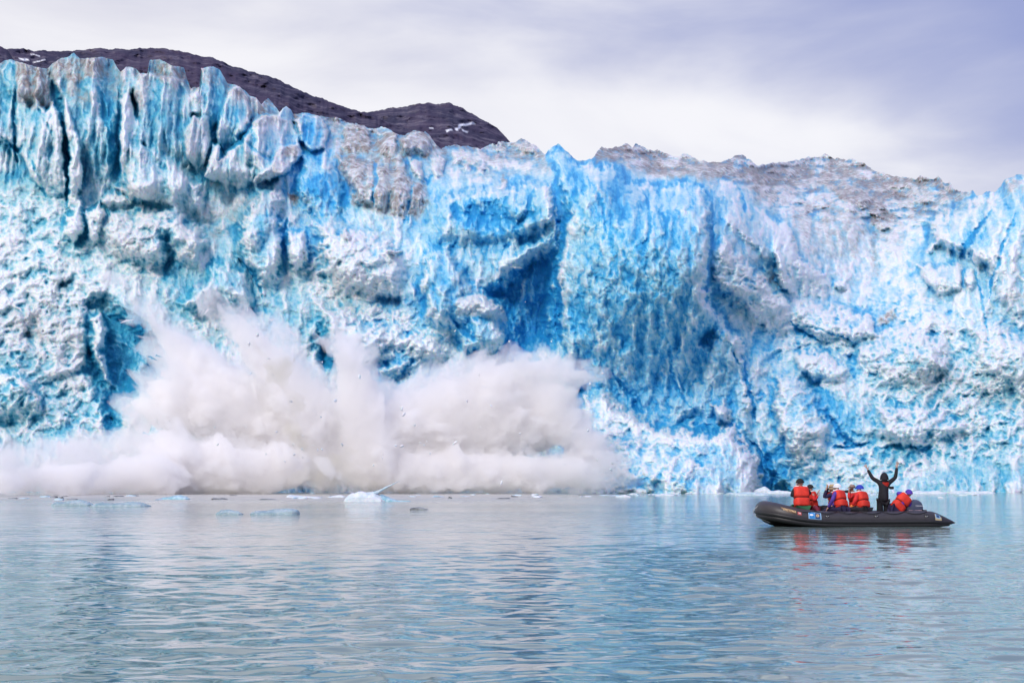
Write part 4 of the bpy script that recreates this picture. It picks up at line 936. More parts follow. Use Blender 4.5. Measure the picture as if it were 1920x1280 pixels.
frag = lump("ice_fragment", .16, 7, ICE_W)
fs = []
for k in range(46):
    a = rnd.uniform(.15, 2.9); d = rnd.uniform(80, 480)
    fs.append((640 + d * math.cos(a) * (1.1 if a < 1.57 else .75), 890 - d * math.sin(a) * .62))
fs += [(742,835),(900,800),(975,812),(700,872),(1000,850),(1120,862),(1148,868),(1146,880),(1060,870),(940,905),(870,640),(1106,720),(985,566),(1130,700),(955,640),(1034,640),(470,700)]
for k, (px, py) in enumerate(fs):
    o = frag if k == 0 else frag.copy()
    if k: COL.objects.link(o)
    o.location = at(px, py, rnd.uniform(147, 152)); q = rnd.uniform(.35, 1.15)
    o.scale = (q * rnd.uniform(.8, 1.8), q, q); o.rotation_euler = (rnd.uniform(0, 3), rnd.uniform(0, 3), rnd.uniform(0, 3))
    tag(o, "small white fragment of ice flung through the air by the splash", "ice fragment", "ice fragments flying out of the splash")

# ---------------------------------------------------------------- gull
def gull():
    root = empty("gull", at(966, 502, 120)); tag(root, "white gull gliding on spread wings in front of the deep blue ice", "bird")
    bm = bmesh.new()
    prof = [(-.26, .004, 0), (-.20, .03, .0), (-.08, .062, .0), (.06, .065, .01), (.14, .045, .025), (.18, .038, .035), (.215, .034, .035), (.245, .012, .03), (.285, .004, .02)]
    rg = [[bm.verts.new((r * math.cos(a), y, z + r * math.sin(a))) for a in [k * math.tau / 12 for k in range(12)]] for y, r, z in prof]
    for a_, b_ in zip(rg, rg[1:]):
        for k in range(12): bm.faces.new((a_[k], a_[(k + 1) % 12], b_[(k + 1) % 12], b_[k]))
    me = bpy.data.meshes.new("gull_body"); bm.to_mesh(me); bm.free(); smooth(me)
    W = simple("gull_white", (.82, .82, .82), .8, .05)
    obj_from("body", me, W, root)
    for s in (-1, 1):
        bm = bmesh.new()
        st = [(.03, .10, -.08, .02, .022), (.18, .13, -.05, .06, .016), (.30, .13, -.02, .055, .012), (.44, .05, -.06, .02, .008), (.56, -.08, -.12, -.02, .003)]
        top = [[(s * x, yf, z + t), (s * x, yb, z + t * .4), (s * x, yb, z - t * .4), (s * x, yf, z - t)] for x, yf, yb, z, t in st]
        vv = [[bm.verts.new(p) for p in q] for q in top]
        for a_, b_ in zip(vv, vv[1:]):
            for k in range(4): bm.faces.new((a_[k], a_[(k + 1) % 4], b_[(k + 1) % 4], b_[k]))
        bm.faces.new(vv[0]); bm.faces.new(vv[-1][::-1]); bmesh.ops.recalc_face_normals(bm, faces=bm.faces)
        me = bpy.data.meshes.new("wing"); bm.to_mesh(me); bm.free()
        obj_from("wing", me, W, root)
    root.rotation_euler = (R(-6), R(3), R(8))
gull()

# ---------------------------------------------------------------- inflatable boat
YB = 45.3
BX = at(1605, 900, 44.5).x
RUB_ = simple("charcoal_coated_fabric", (.033, .028, .032), .42, .12, 6, .002, 60)
BLK = simple("black_rubber", (.014, .013, .015), .5, .2, 10)
def sweep(path, rad, seg=20, caps=True, squash=1.0):
    """tube through path points with a radius per point"""
    P = [Vector(p) for p in path]; bm = bmesh.new(); rings = []
    prev = None
    for i, p in enumerate(P):
        t = (P[min(i + 1, len(P) - 1)] - P[max(i - 1, 0)]).normalized()
        up = Vector((0, 0, 1)) if abs(t.z) < .95 else Vector((0, 1, 0))
        s = t.cross(up).normalized(); n = s.cross(t).normalized()
        if prev is not None and s.dot(prev) < 0 and abs(t.z) >= .95: s, n = -s, -n
        prev = s
        r = rad[i] if hasattr(rad, '__len__') else rad
        rings.append([bm.verts.new(p + s * (r * math.cos(a)) + n * (r * squash * math.sin(a))) for a in [k * math.tau / seg for k in range(seg)]])
    for a_, b_ in zip(rings, rings[1:]):
        for k in range(seg): bm.faces.new((a_[k], a_[(k + 1) % seg], b_[(k + 1) % seg], b_[k]))
    if caps: bm.faces.new(rings[0][::-1]); bm.faces.new(rings[-1])
    bmesh.ops.recalc_face_normals(bm, faces=bm.faces)
    return bm
def fin(bm, name, m_, parent, sm=True):
    me = bpy.data.meshes.new(name); bm.to_mesh(me); bm.free()
    if sm: smooth(me)
    return obj_from(name, me, m_, parent)
def spline(pts, n):
    """Catmull-Rom through tuples"""
    P = np.array(pts, float); P = np.vstack([2 * P[0] - P[1], P, 2 * P[-1] - P[-2]]); out = []
    m_ = len(pts) - 1
    for q in np.linspace(0, m_ - 1e-6, n):
        i = int(q); t = q - i; a, b, c, d = P[i:i + 4]
        out.append(tuple(.5 * ((2 * b) + (c - a) * t + (2 * a - 5 * b + 4 * c - d) * t * t + (3 * b - a - 3 * c + d) * t ** 3)))
    return out
def rbox(sx, sy, sz, bev, loc=(0, 0, 0), seg=3):
    bm = bmesh.new(); bmesh.ops.create_cube(bm, size=1.0, matrix=Matrix.Translation(loc) @ Matrix.Diagonal((sx, sy, sz, 1)))
    bmesh.ops.bevel(bm, geom=list(bm.edges), offset=bev, segments=seg, profile=.5, affect='EDGES')
    return bm

boat = empty("inflatable_boat", (BX, YB, 0.0))
tag(boat, "black inflatable boat with raised bow carrying the sightseers, outboard motor at its right end", "boat")
half = [(2.90, .80, .115, .015), (2.72, .80, .14, .085), (2.45, .80, .175, .18), (2.22, .80, .205, .238), (2.0, .80, .21, .25), (1.2, .80, .205, .25), (.2, .80, .20, .25), (-.7, .80, .205, .25), (-1.2, .80, .225, .25), (-1.65, .79, .275, .255), (-2.05, .74, .355, .265), (-2.36, .60, .43, .272), (-2.54, .34, .468, .272)]
full = [(x, -y, z, r) for x, y, z, r in half] + [(-2.60, 0, .478, .272)] + [(x, y, z, r) for x, y, z, r in half[::-1]]
sp = spline(full, 150)
tube = fin(sweep([p[:3] for p in sp], [max(p[3], .01) for p in sp], 28), "tube", RUB_, boat)
# rubbing strakes round the outside of the tube
def outer(off_z, k=1.0):
    out = []
    for i, p in enumerate(sp):
        t = Vector(sp[min(i + 1, len(sp) - 1)][:3]) - Vector(sp[max(i - 1, 0)][:3]); n = Vector((-t.y, t.x, 0)).normalized()
        if n.dot(Vector((p[0] + .6, p[1], 0))) < 0 and abs(p[1]) > .05: n = -n
        if abs(p[1]) <= .05: n = Vector((-1, 0, 0))
        h = off_z * p[3] / .25
        rr = math.sqrt(max(p[3] ** 2 - h ** 2, 0)) * k
        out.append((p[0] + n.x * rr, p[1] + n.y * rr, p[2] + h))
    return out
o1 = outer(-.055)
fin(sweep(o1[4:-4], .03, 10, squash=1.7), "rubbing_strake", BLK, boat)
o2 = outer(-.155)
fin(sweep(o2[6:-6], .035, 8, squash=1.8), "rubbing_strake", BLK, boat)
bb = bmesh.new(); bands = [outer(h_) for h_ in (-.045, -.10, -.15, -.19, -.22, -.243)]
bv = [[bb.verts.new(Vector(b_[i]) + (Vector(b_[i]) - Vector(sp[i][:3])).normalized() * .006) for b_ in bands] for i in range(8, len(sp) - 8)]
for a_, b_ in zip(bv, bv[1:]):
    for k in range(5): bb.faces.new((a_[k], a_[k + 1], b_[k + 1], b_[k]))
fin(bb, "lower_band", BLK, boat)
# hull skin, floor, thwart and transom
hb = bmesh.new(); hr = []
for x, w_, zk, zs in [(-2.78, .12, .27, .34), (-2.62, .36, .12, .34), (-2.4, .52, .02, .30), (-2.15, .56, -.03, .24), (-1.8, .55, -.02, .16), (-1.2, .62, -.12, .08), (0, .64, -.17, .04), (1.5, .64, -.17, .04), (2.2, .62, -.16, .04)]:
    hr.append([hb.verts.new(p) for p in ((x, -w_, zs), (x, -w_ * .5, (zs + zk) / 2), (x, 0, zk), (x, w_ * .5, (zs + zk) / 2), (x, w_, zs))])
for a_, b_ in zip(hr, hr[1:]):
    for k in range(4): hb.faces.new((a_[k], a_[k + 1], b_[k + 1], b_[k]))
fin(hb, "hull", BLK, boat)
fl = bmesh.new(); fr = []
for x, w_ in [(-2.1, .40), (-1.6, .56), (0, .60), (2.15, .60)]:
    fr.append([fl.verts.new((x, -w_, .085 + max(0, -x - 1.5) * .3)), fl.verts.new((x, w_, .085 + max(0, -x - 1.5) * .3))])
for a_, b_ in zip(fr, fr[1:]): fl.faces.new((a_[0], b_[0], b_[1], a_[1]))
fin(fl, "floor", simple("grey_deck", (.16, .16, .17), .7), boat, False)
fin(rbox(.06, 1.12, .50, .015, (2.12, 0, .24)), "transom", BLK, boat, False)
# outboard: cowl, leg
motor = fin(rbox(.26, .26, .16, .05, (2.20, 0, .36)), "outboard_motor", BLK, boat)
NAVY = simple("grey_blue_cowl", (.060, .070, .115), .30, .10, 5, coat=.3)
cw = bmesh.new(); crs = []
for z, x0, x1, w_ in [(.36, 1.60, 2.12, .19), (.43, 1.535, 2.165, .21), (.52, 1.55, 2.175, .215), (.62, 1.575, 2.165, .21), (.71, 1.62, 2.12, .195), (.765, 1.67, 2.04, .165), (.795, 1.74, 1.95, .11)]:
    ring = []
    for k in range(28):
        a = k * math.tau / 28; ca, sa = math.cos(a), math.sin(a)
        e = 2 / 3.4
        ring.append(cw.verts.new(((x0 + x1) / 2 + (x1 - x0) / 2 * math.copysign(abs(ca) ** e, ca), w_ * math.copysign(abs(sa) ** e, sa), z)))
    crs.append(ring)
for a_, b_ in zip(crs, crs[1:]):
    for k in range(28): cw.faces.new((a_[k], a_[(k + 1) % 28], b_[(k + 1) % 28], b_[k]))
cw.faces.new(crs[-1]); cw.faces.new(crs[0][::-1])
cowl = fin(cw, "cowling", NAVY, motor)
fin(rbox(.14, .10, .62, .03, (2.34, 0, .02)), "motor_leg", BLK, motor)
fin(rbox(.40, .222 * 2 - .02, .022, .008, (1.90, 0, .47)), "cowl_stripe", simple("silver_red_stripe", (.42, .30, .33), .4), cowl, False)
# grab line in swags with its lugs
gl = []
for i in range(0, 61):
    x = -1.9 + i * (3.95 / 60); ph = (i % 10) / 10.0
    sag = 4 * ph * (1 - ph)
    zc = np.interp(-x, [-2.3, 1.2, 1.65, 2.05], [.205, .225, .275, .355]); yc = .80 if x > -1.6 else .80 - (-1.6 - x) * .25
    a = R(66 - 26 * sag)
    gl.append((x, -yc - .262 * math.cos(a), zc + .262 * math.sin(a)))
fin(sweep(gl, .011, 8), "grab_line", BLK, boat)
fin(sweep([(x, -y, z) for x, y, z in gl], .011, 8), "grab_line", BLK, boat)
STL = simple("bright_steel", (.62, .60, .56), .3, .1, metal=.8)
for x in (-.92, .52, 2.0):
    p = fin(rbox(.13, .012, .11, .005, (0, 0, 0)), "ring_patch", BLK, boat, False)
    a = R(30); p.location = (x, -.80 - .252 * math.cos(a), .205 + .252 * math.sin(a)); p.rotation_euler = (R(-30), 0, 0)
    bmr = sweep([(.035 * math.cos(q), -.012, .035 * math.sin(q) - .01) for q in [k * math.tau / 16 * .5 + math.pi for k in range(17)]], .006, 6)
    fin(bmr, "steel_ring", STL, p)
# ropes from the bow eye
fin(sweep(spline([(-2.80, -.2, .62), (-2.95, -.12, .45), (-2.86, -.1, .28), (-2.62, -.12, .17), (-2.45, -.15, .10)], 24), .011, 6), "bow_rope", simple("pale_rope", (.45, .46, .48), .9), boat)

def label_on_tube(name, x0, x1, a0, a1, m_, lift=.004, n=10, par=None, zx=None):
    """a patch glued to the camera side of the near tube, curved with it (x range, angle range above the side)"""
    bm = bmesh.new(); rows = []
    for i in range(n + 1):
        x = x0 + (x1 - x0) * i / n
        j = min(range(len(sp) // 2), key=lambda q: abs(sp[q][0] - x)); k_ = j + 1 if sp[j][0] > x else j - 1
        f_ = (x - sp[j][0]) / (sp[k_][0] - sp[j][0] + 1e-9); c = [sp[j][q] + (sp[k_][q] - sp[j][q]) * f_ for q in range(4)]
        rows.append([bm.verts.new((x, c[1] - (c[3] + lift) * math.cos(R(a)), c[2] + (c[3] + lift) * math.sin(R(a)))) for a in np.linspace(a0, a1, 7)])
    for a_, b_ in zip(rows, rows[1:]):
        for k in range(6): bm.faces.new((a_[k], b_[k], b_[k + 1], a_[k + 1]))
    return fin(bm, name, m_, par or boat)
def flat(name, c, r=.5): return simple(name, c, r, .04)
GOLD = flat("gold_paint", (.62, .40, .20)); WHT = flat("white_paint", (.78, .80, .84)); BLU = flat("blue_paint", (.02, .22, .55)); RED = flat("red_paint", (.55, .08, .07))
BRN = flat("dark_gold_paint", (.10, .055, .03)); LBL = flat("light_blue_paint", (.30, .52, .75)); DBL = flat("dark_blue_paint", (.02, .06, .16)); TAN = flat("tan_paint", (.50, .40, .22))

def text_on(parent, body, m_, size, loc, rot, name="lettering", ext=.002):
    cu = bpy.data.curves.new(name, 'FONT'); cu.body = body; cu.size = size; cu.extrude = ext; cu.align_x = 'CENTER'; cu.align_y = 'CENTER'; cu.resolution_u = 2; cu.offset = size * .02
    t = bpy.data.objects.new(name, cu); COL.objects.link(t)
    dg = bpy.context.evaluated_depsgraph_get()
    me = bpy.data.meshes.new_from_object(t.evaluated_get(dg)); bpy.data.objects.remove(t)
    o = obj_from(name, me, m_, parent); o.location = loc; o.rotation_euler = rot
    return o
def tube_pt(x, a, lift=.008):
    j = min(range(len(sp) // 2), key=lambda q: abs(sp[q][0] - x)); c = sp[j]
    return (x, c[1] - (c[3] + lift) * math.cos(R(a)), c[2] + (c[3] + lift) * math.sin(R(a)))
nb = label_on_tube("name_plate", -2.27, -1.82, 14, 44, BRN)
slope = R(13)
text_on(nb, "DEMSTPMA", GOLD, .092, tube_pt(-2.05, 29, .012), (R(90 - 29), slope, R(-22)))
rb = label_on_tube("red_tag", -1.79, -1.68, 14, 34, RED)
text_on(rb, "1A", WHT, .06, tube_pt(-1.735, 24, .010), (R(90 - 24), slope, R(-16)))
pl = label_on_tube("blue_sticker", -1.475, -1.10, -2, 48, LBL)
ph = label_on_tube("blue_field", -1.45, -1.29, 1, 45, BLU, .007, par=pl)
label_on_tube("dark_field", -1.28, -1.125, 1, 45, DBL, .007, par=pl)
def disc_on(par, x, a, rx, rz, m_, lift, name, hole=0.0):
    bm = bmesh.new(); c = []
    for k in range(20):
        q = k * math.tau / 20; c.append(bm.verts.new(tube_pt(x, a + math.degrees(rz * math.sin(q) / .25), lift)))
        c[-1].co.x = x + rx * math.cos(q)
    bm.faces.new(c); return fin(bm, name, m_, par, False)
disc_on(pl, -1.385, 26, .055, .028, WHT, .012, "white_emblem")
disc_on(pl, -1.205, 24, .045, .045, GOLD, .012, "gold_emblem"); disc_on(pl, -1.205, 24, .014, .018, BRN, .015, "gold_emblem")
st = label_on_tube("stern_sticker", 2.26, 2.46, 0, 52, TAN)
label_on_tube("blue_field", 2.275, 2.42, 16, 50, LBL, .007, par=st); label_on_tube("blue_swoosh", 2.30, 2.40, 22, 46, DBL, .010, par=st)
text_on(cowl, "YAMAHA", simple("silver_letters", (.55, .55, .62), .4), .058, (2.02, -.221, .60), (R(90), 0, 0))

# ---------------------------------------------------------------- people
def skin_mesh(V, E, Rr, name, sub=2, root=0):
    me = bpy.data.meshes.new(name + "_cage"); me.from_pydata([tuple(v) for v in V], E, [])
    o = bpy.data.objects.new(name, me); COL.objects.link(o)
    md = o.modifiers.new("s", 'SKIN'); md.use_smooth_shade = True; md.branch_smoothing = 0.6
    for i, r in enumerate(Rr):
        sv_ = me.skin_vertices[0].data[i]; sv_.radius = r if hasattr(r, '__len__') else (r, r); sv_.use_root = (i == root)
    ms = o.modifiers.new("b", 'SUBSURF'); ms.levels = sub; ms.render_levels = sub
    dg = bpy.context.evaluated_depsgraph_get()
    out = bpy.data.meshes.new_from_object(o.evaluated_get(dg)); bpy.data.objects.remove(o); smooth(out)
    return out
SKIN = simple("skin", (.50, .27, .20), .55, .1, 20)
FAB = {}
def cloth(key, c, rough=.8):
    if key not in FAB: FAB[key] = simple(key + "_cloth", c, rough, .22, 5, .006, 22, spec=.3)
    return FAB[key]
VEST = cloth("orange_red_vest", (.70, .040, .022), .6); TRIM = cloth("white_trim", (.80, .78, .76)); STRAP = cloth("dark_red_strap", (.10, .02, .02))
BLACKC = cloth("black", (.018, .018, .024)); PURP = cloth("purple", (.085, .045, .27)); GREEN = cloth("green", (.02, .10, .045)); REDC = cloth("red", (.62, .03, .03))
NAVC = cloth("navy", (.03, .025, .07)); BLUEC = cloth("blue", (.03, .06, .45)); WINE = cloth("wine", (.22, .03, .06)); STRAW = cloth("straw", (.50, .38, .22)); FELT = cloth("felt", (.30, .22, .19)); ORNG = cloth("orange", (.85, .22, .04)); VIO = cloth("violet", (.10, .045, .38)); WHC = cloth("white", (.80, .80, .84))

def person(label, H, head, face, jacket, trousers, arms, hat, vest=True, legs=None, s=1.0, gloves=None, headface=None, sleeves=None):
    """H hip centre, head centre (world); face: degrees left of straight away from the viewer; arms: (elbow, wrist) pairs as px,py,Y"""
    H = Vector(H); hd = Vector(head); u = (hd - H).normalized(); L = (hd - H).length
    fa = R(face); f = Vector((-math.sin(fa), math.cos(fa), 0)); f = (f - u * f.dot(u)).normalized(); r = f.cross(u).normalized()
    root = empty("person", tuple(H - Vector((0, 0, .10)))); o0 = Vector(root.location)
    tag(root, label, "person", "people in the inflatable boat")
    hf = R(headface if headface is not None else face); hf = Vector((-math.sin(hf), math.cos(hf), 0)); hr_ = hf.cross(Vector((0, 0, 1)))
    k = L / .66
    chest = H + u * .31 * k; sh = H + u * .50 * k; neck = H + u * .57 * k
    SL, SR = sh - r * .165 * s, sh + r * .165 * s
    V = []; E = []; Q = []
    def add(p, rad, par=None):
        V.append(Vector(p) - o0); Q.append(rad)
        if par is not None: E.append((par, len(V) - 1))
        return len(V) - 1
    def hand(w, d, side, par):
        """palm, four unequal fingers slightly curled, thumb from the side of the palm"""
        d = d.normalized(); sd = d.cross(f if abs(d.dot(f)) < .9 else u).normalized() * side; pn = d.cross(sd)
        pc = w + d * .045 * s; p = add(pc, (.034 * s, .02 * s), par); kn = w + d * .085 * s; p2 = add(kn, (.036 * s, .016 * s), p)
        for j, (off, ln) in enumerate(((-.030, .058), (-.010, .070), (.010, .075), (.030, .066))):
            a = add(kn + sd * off * s + d * .02 * s, .0095 * s, p2); b = add(kn + sd * off * 1.25 * s + d * (.02 + ln * .55) * s + pn * .008, .0088 * s, a); add(kn + sd * off * 1.4 * s + d * (.02 + ln) * s + pn * .022, .0078 * s, b)
        t1 = add(w + d * .035 * s + sd * .045 * s, .0115 * s, p); add(w + d * .07 * s + sd * .068 * s + pn * .01, .010 * s, t1)
    b0 = add(H, (.13 * s, .10 * s)); b1 = add(chest, (.125 * s, .095 * s), b0); b2 = add(sh, (.11 * s, .085 * s), b1); b3 = add(neck, .052 * s, b2)
    hh = hd - Vector((0, 0, .02)); add_j = add(hh - Vector((0, 0, .055)) + hf * .015, .066 * s, b3); hm = add(hh + Vector((0, 0, .02)), (.082 * s, .090 * s), add_j); add(hh + Vector((0, 0, .09)) - hf * .01, .062 * s, hm)
    nz = add(hh - Vector((0, 0, .0)) + hf * .085 * s, .018 * s, hm); add(hh - Vector((0, 0, .018)) + hf * .108 * s, .012 * s, nz)
    for q in (-1, 1): e_ = add(hh + hr_ * .078 * q * s, .020 * s, hm); add(hh + hr_ * .095 * q * s - hf * .012, .014 * s, e_)
    AR = []
    for S_, (el, wr), side in ((SL, arms[0], -1), (SR, arms[1], 1)):
        el = Vector(el); wr = Vector(wr)
        i0 = add(S_, .055 * s, b2); i1 = add(el, .040 * s, i0); i2 = add(wr, .026 * s, i1)
        hand(wr, (wr - el), side, i2); AR.append((S_, el, wr))
    LG = []
    for q, side in ((0, -1), (1, 1)):
        hp = H + r * .10 * side * s
        if legs: kn, an = (Vector(x) for x in legs[q])
        else: kn = hp + Vector((-math.sin(fa), math.cos(fa), 0)) * .40 * s + r * .05 * side + Vector((0, 0, .03)); an = kn + Vector((0, 0, -.40)) * s + f * .05
        toe = an + Vector((-math.sin(fa), math.cos(fa), 0)) * .15
        i0 = add(hp, .085 * s, b0); i1 = add(kn, .055 * s, i0); i2 = add(an, .038 * s, i1); add(toe - Vector((0, 0, .03)), .03 * s, i2)
        LG.append((hp, kn, an, toe))
    body = obj_from("body", skin_mesh(V, E, Q, "body", 2), SKIN, root)
    # jacket
    V = []; E = []; Q = []
    lowj = 0.0 if vest else .10
    a0 = add(H - u * lowj, (.215 * s, .165 * s) if vest else (.25 * s, .16 * s)); a1 = add(chest, (.215 * s, .155 * s) if vest else (.245 * s, .16 * s), a0); a2 = add(sh - u * .01, (.175 * s, .125 * s), a1); add(neck - u * .01, .075 * s, a2)
    for (S_, el, wr) in AR:
        m1 = S_.lerp(el, .5); i0 = add(S_, .080 * s, a2); i1 = add(m1, .070 * s, i0); i2 = add(el, .062 * s, i1); i3 = add(el.lerp(wr, .55), .053 * s, i2); add(wr, .044 * s, i3)
    obj_from("jacket", skin_mesh(V, E, Q, "jacket", 2), jacket, root)
    # trousers and boots
    V = []; E = []; Q = []
    a0 = add(H - u * .0, (.185 * s, .150 * s) if vest else (.15, .12)); tk = 1.0 if vest else 1.35
    for (hp, kn, an, toe) in LG:
        i0 = add(hp - u * .05 * s, .105 * s, a0); i1 = add(kn, .078 * s * tk, i0); i2 = add(kn.lerp(an, .5), .068 * s * tk, i1); add(an, .060 * s * tk, i2)
    obj_from("trousers", skin_mesh(V, E, Q, "trousers", 2), trousers, root)
    for (hp, kn, an, toe) in LG:
        V = []; E = []; Q = []
        i0 = add(an + Vector((0, 0, .05)), .064 * s); i1 = add(an - Vector((0, 0, .03)), .060 * s, i0); add(toe - Vector((0, 0, .035)), .046 * s, i1)
        obj_from("boot", skin_mesh(V, E, Q, "boot", 2), BLACKC, root)
    if gloves:
        for (S_, el, wr) in AR:
            V = []; E = []; Q = []
            d = (wr - el).normalized(); i0 = add(wr - d * .02, .05 * s); i1 = add(wr + d * .05, .052 * s, i0); add(wr + d * .12, .036 * s, i1)
            obj_from("glove", skin_mesh(V, E, Q, "glove", 1), gloves, root)
    # life vest: two padded panels either side of a cinched strap
    if vest:
        def panel(t0, t1, nm, m_, w0, w1, d0, d1, puff, par, n=9):
            bm = bmesh.new(); rg = []
            for i in range(n + 1):
                q = i / n; t = t0 + (t1 - t0) * q; p = 1 + puff * (math.sin(math.pi * min(max(q, .0), 1)) ** .5)
                c = H + u * t * k - o0; w_ = (w0 + (w1 - w0) * q) * p * s; d_ = (d0 + (d1 - d0) * q) * p * s
                if q in (0, 1): w_ *= .93; d_ *= .90
                ring = []
                for a in range(32):
                    th = a * math.tau / 32; ca, sa = math.cos(th), math.sin(th); e = 2 / 3.0
                    ring.append(bm.verts.new(c + r * w_ * math.copysign(abs(ca) ** e, ca) + f * d_ * math.copysign(abs(sa) ** e, sa)))
                rg.append(ring)
            for x, y in zip(rg, rg[1:]):
                for a in range(32): bm.faces.new((x[a], x[(a + 1) % 32], y[(a + 1) % 32], y[a]))
            bm.faces.new(rg[0][::-1]); bm.faces.new(rg[-1]); bmesh.ops.recalc_face_normals(bm, faces=bm.faces)
            return fin(bm, nm, m_, par)
        vs = panel(.265, .545, "life_vest", VEST, .205, .200, .165, .150, .07, root)
        panel(.02, .242, "lower_panel", VEST, .195, .205, .160, .165, .07, vs)
        panel(.240, .270, "strap", STRAP, .202, .202, .162, .162, .0, vs, 2)
        for q in (-1, 1):
            bm = rbox(.13, .16, .03, .012, (0, 0, 0)); o = fin(bm, "shoulder_trim", TRIM, vs)
            c = H + u * .565 * k + r * .12 * q * s - o0
            o.location = c; o.rotation_euler = Matrix((r, f, u)).transposed().to_euler()
    # hats
    kind, hm_ = hat
    top = hd - o0 + Vector((0, 0, .03))
    def dome(rx, ry, h, z0, m_, nm, par, flat_=0.0, tilt=None):
        bm = bmesh.new(); rg = []
        for i in range(9):
            q = i / 8 * math.pi / 2; cc = math.cos(q) ** (1 - flat_ * .6); z = z0 + h * math.sin(q) ** (1 - flat_ * .3)
            rg.append([bm.verts.new(top + hr_ * rx * max(cc, .02) * math.cos(a) + hf * ry * max(cc, .02) * math.sin(a) + Vector((0, 0, z))) for a in [j * math.tau / 24 for j in range(24)]])
        for x, y in zip(rg, rg[1:]):
            for a in range(24): bm.faces.new((x[a], x[(a + 1) % 24], y[(a + 1) % 24], y[a]))
        bm.faces.new(rg[-1]); return fin(bm, nm, m_, par)
    if kind in ('cap', 'hood', 'beanie'):
        lo = {'cap': -.02, 'beanie': -.045, 'hood': -.14}[kind]; ww = {'cap': .116, 'beanie': .122, 'hood': .128}[kind]
        h_ = dome(ww * s, (ww + .012) * s, .115 * s - lo * .8, lo, hm_, kind, root)
        if kind == 'cap':
            bm = bmesh.new(); a1_ = [bm.verts.new(top + hr_ * .085 * math.cos(a) + hf * (.07 + .05 * math.sin(a)) + Vector((0, 0, .0))) for a in np.linspace(0, math.pi, 11)]
            a2_ = [bm.verts.new(top + hr_ * .075 * math.cos(a) + hf * (.09 + .105 * math.sin(a)) + Vector((0, 0, -.015))) for a in np.linspace(0, math.pi, 11)]
            for j in range(10): bm.faces.new((a1_[j], a1_[j + 1], a2_[j + 1], a2_[j]))
            bmesh.ops.solidify(bm, geom=list(bm.faces), thickness=.008); fin(bm, "brim", hm_, h_)
        if kind == 'hood':
            V = []; E = []; Q = []
            i0 = add(hd - Vector((0, 0, .02)) - hf * .015, .118 * s); i1 = add(hd - Vector((0, 0, .10)) - hf * .01, .105 * s, i0); add(neck + u * .0, .10 * s, i1)
            obj_from("hood_drape", skin_mesh(V, E, Q, "hood_drape", 2), hm_, h_)
    else:
        h_ = dome(.088 * s, .098 * s, .125 * s, .0, hm_, "sun_hat", root, .75)
        bm = bmesh.new(); rr = (.085, .125, .175); rg = []
        for j, q in enumerate(rr): rg.append([bm.verts.new(top + hr_ * q * math.cos(a) + hf * q * 1.12 * math.sin(a) + Vector((0, 0, .012 - (.03 if kind == 'floppy' else .006) * j - (.02 * math.sin(a) ** 2 if j == 2 else 0)))) for a in [t * math.tau / 28 for t in range(28)]])
        for x, y in zip(rg, rg[1:]):
            for a in range(28): bm.faces.new((x[a], x[(a + 1) % 28], y[(a + 1) % 28], y[a]))
        bmesh.ops.solidify(bm, geom=list(bm.faces), thickness=.008); fin(bm, "brim", hm_ if kind == 'floppy' else FELT, h_)
        bm = bmesh.new(); rg = [[bm.verts.new(top + hr_ * .092 * s * math.cos(a) + hf * .102 * s * math.sin(a) + Vector((0, 0, z))) for a in [t * math.tau / 24 for t in range(24)]] for z in (.010, .045)]
        for a in range(24): bm.faces.new((rg[0][a], rg[0][(a + 1) % 24], rg[1][(a + 1) % 24], rg[1][a]))
        fin(bm, "hat_band", cloth("hat_band", (.16, .10, .08)), h_)
    return root

def A(px, py, Y): return at(px, py, Y)
# 1: back to the viewer, elbow out to the left
person("person in green trousers, black sleeves and orange-red vest, nearest the bow",
    A(1504, 951, 44.75), A(1500, 906, 44.95), 8, BLACKC, GREEN, ((A(1485, 930, 44.8), A(1493, 913, 45.15)), (A(1519, 926, 45.1), A(1505, 912, 45.2))), ('cap', cloth("black_cap", (.02, .017, .018))), s=1.1)
person("person in dark peaked cap and red vest, half hidden behind the green trousers",
    A(1524, 951, 45.75), A(1519, 915.5, 45.75), -80, REDC, WINE, ((A(1528, 934, 46.0), A(1532, 926, 46.0)), (A(1527, 938, 45.5), A(1533, 930, 45.6))), ('cap', cloth("black_cap", (.02, .017, .018))), s=.9,
    legs=((A(1533, 948, 45.9), A(1537, 962, 45.7)), (A(1530, 950, 45.4), A(1536, 962, 45.4))))
person("person in floppy straw hat raising hands to the face, beside the white cap",
    A(1565, 952, 45.9), A(1560, 916, 45.85), 95, NAVC, BLACKC, ((A(1545, 932, 45.6), A(1549, 918, 45.6)), (A(1550, 932, 46.1), A(1551, 917, 45.9))), ('floppy', STRAW), s=.92)
person("person in white cap, purple jacket and orange-red vest sitting on the near tube",
    A(1579, 952, 44.72), A(1570, 914.5, 44.9), 48, PURP, NAVC, ((A(1561, 937, 44.6), A(1553, 951, 44.75)), (A(1572, 938, 45.3), A(1560, 948, 45.3))), ('cap', WHC), headface=80,
    legs=((A(1556, 953, 44.85), A(1543, 959, 44.95)), (A(1560, 952, 45.1), A(1552, 965, 45.3))))
person("person in brown felt hat behind the blue cap, aiming a black camera left",
    A(1603, 952, 45.9), A(1598, 916.5, 45.85), 85, REDC, BLACKC, ((A(1592, 934, 45.6), A(1592, 922, 45.6)), (A(1594, 936, 46.1), A(1593, 924, 45.9))), ('felt', FELT), s=.92)
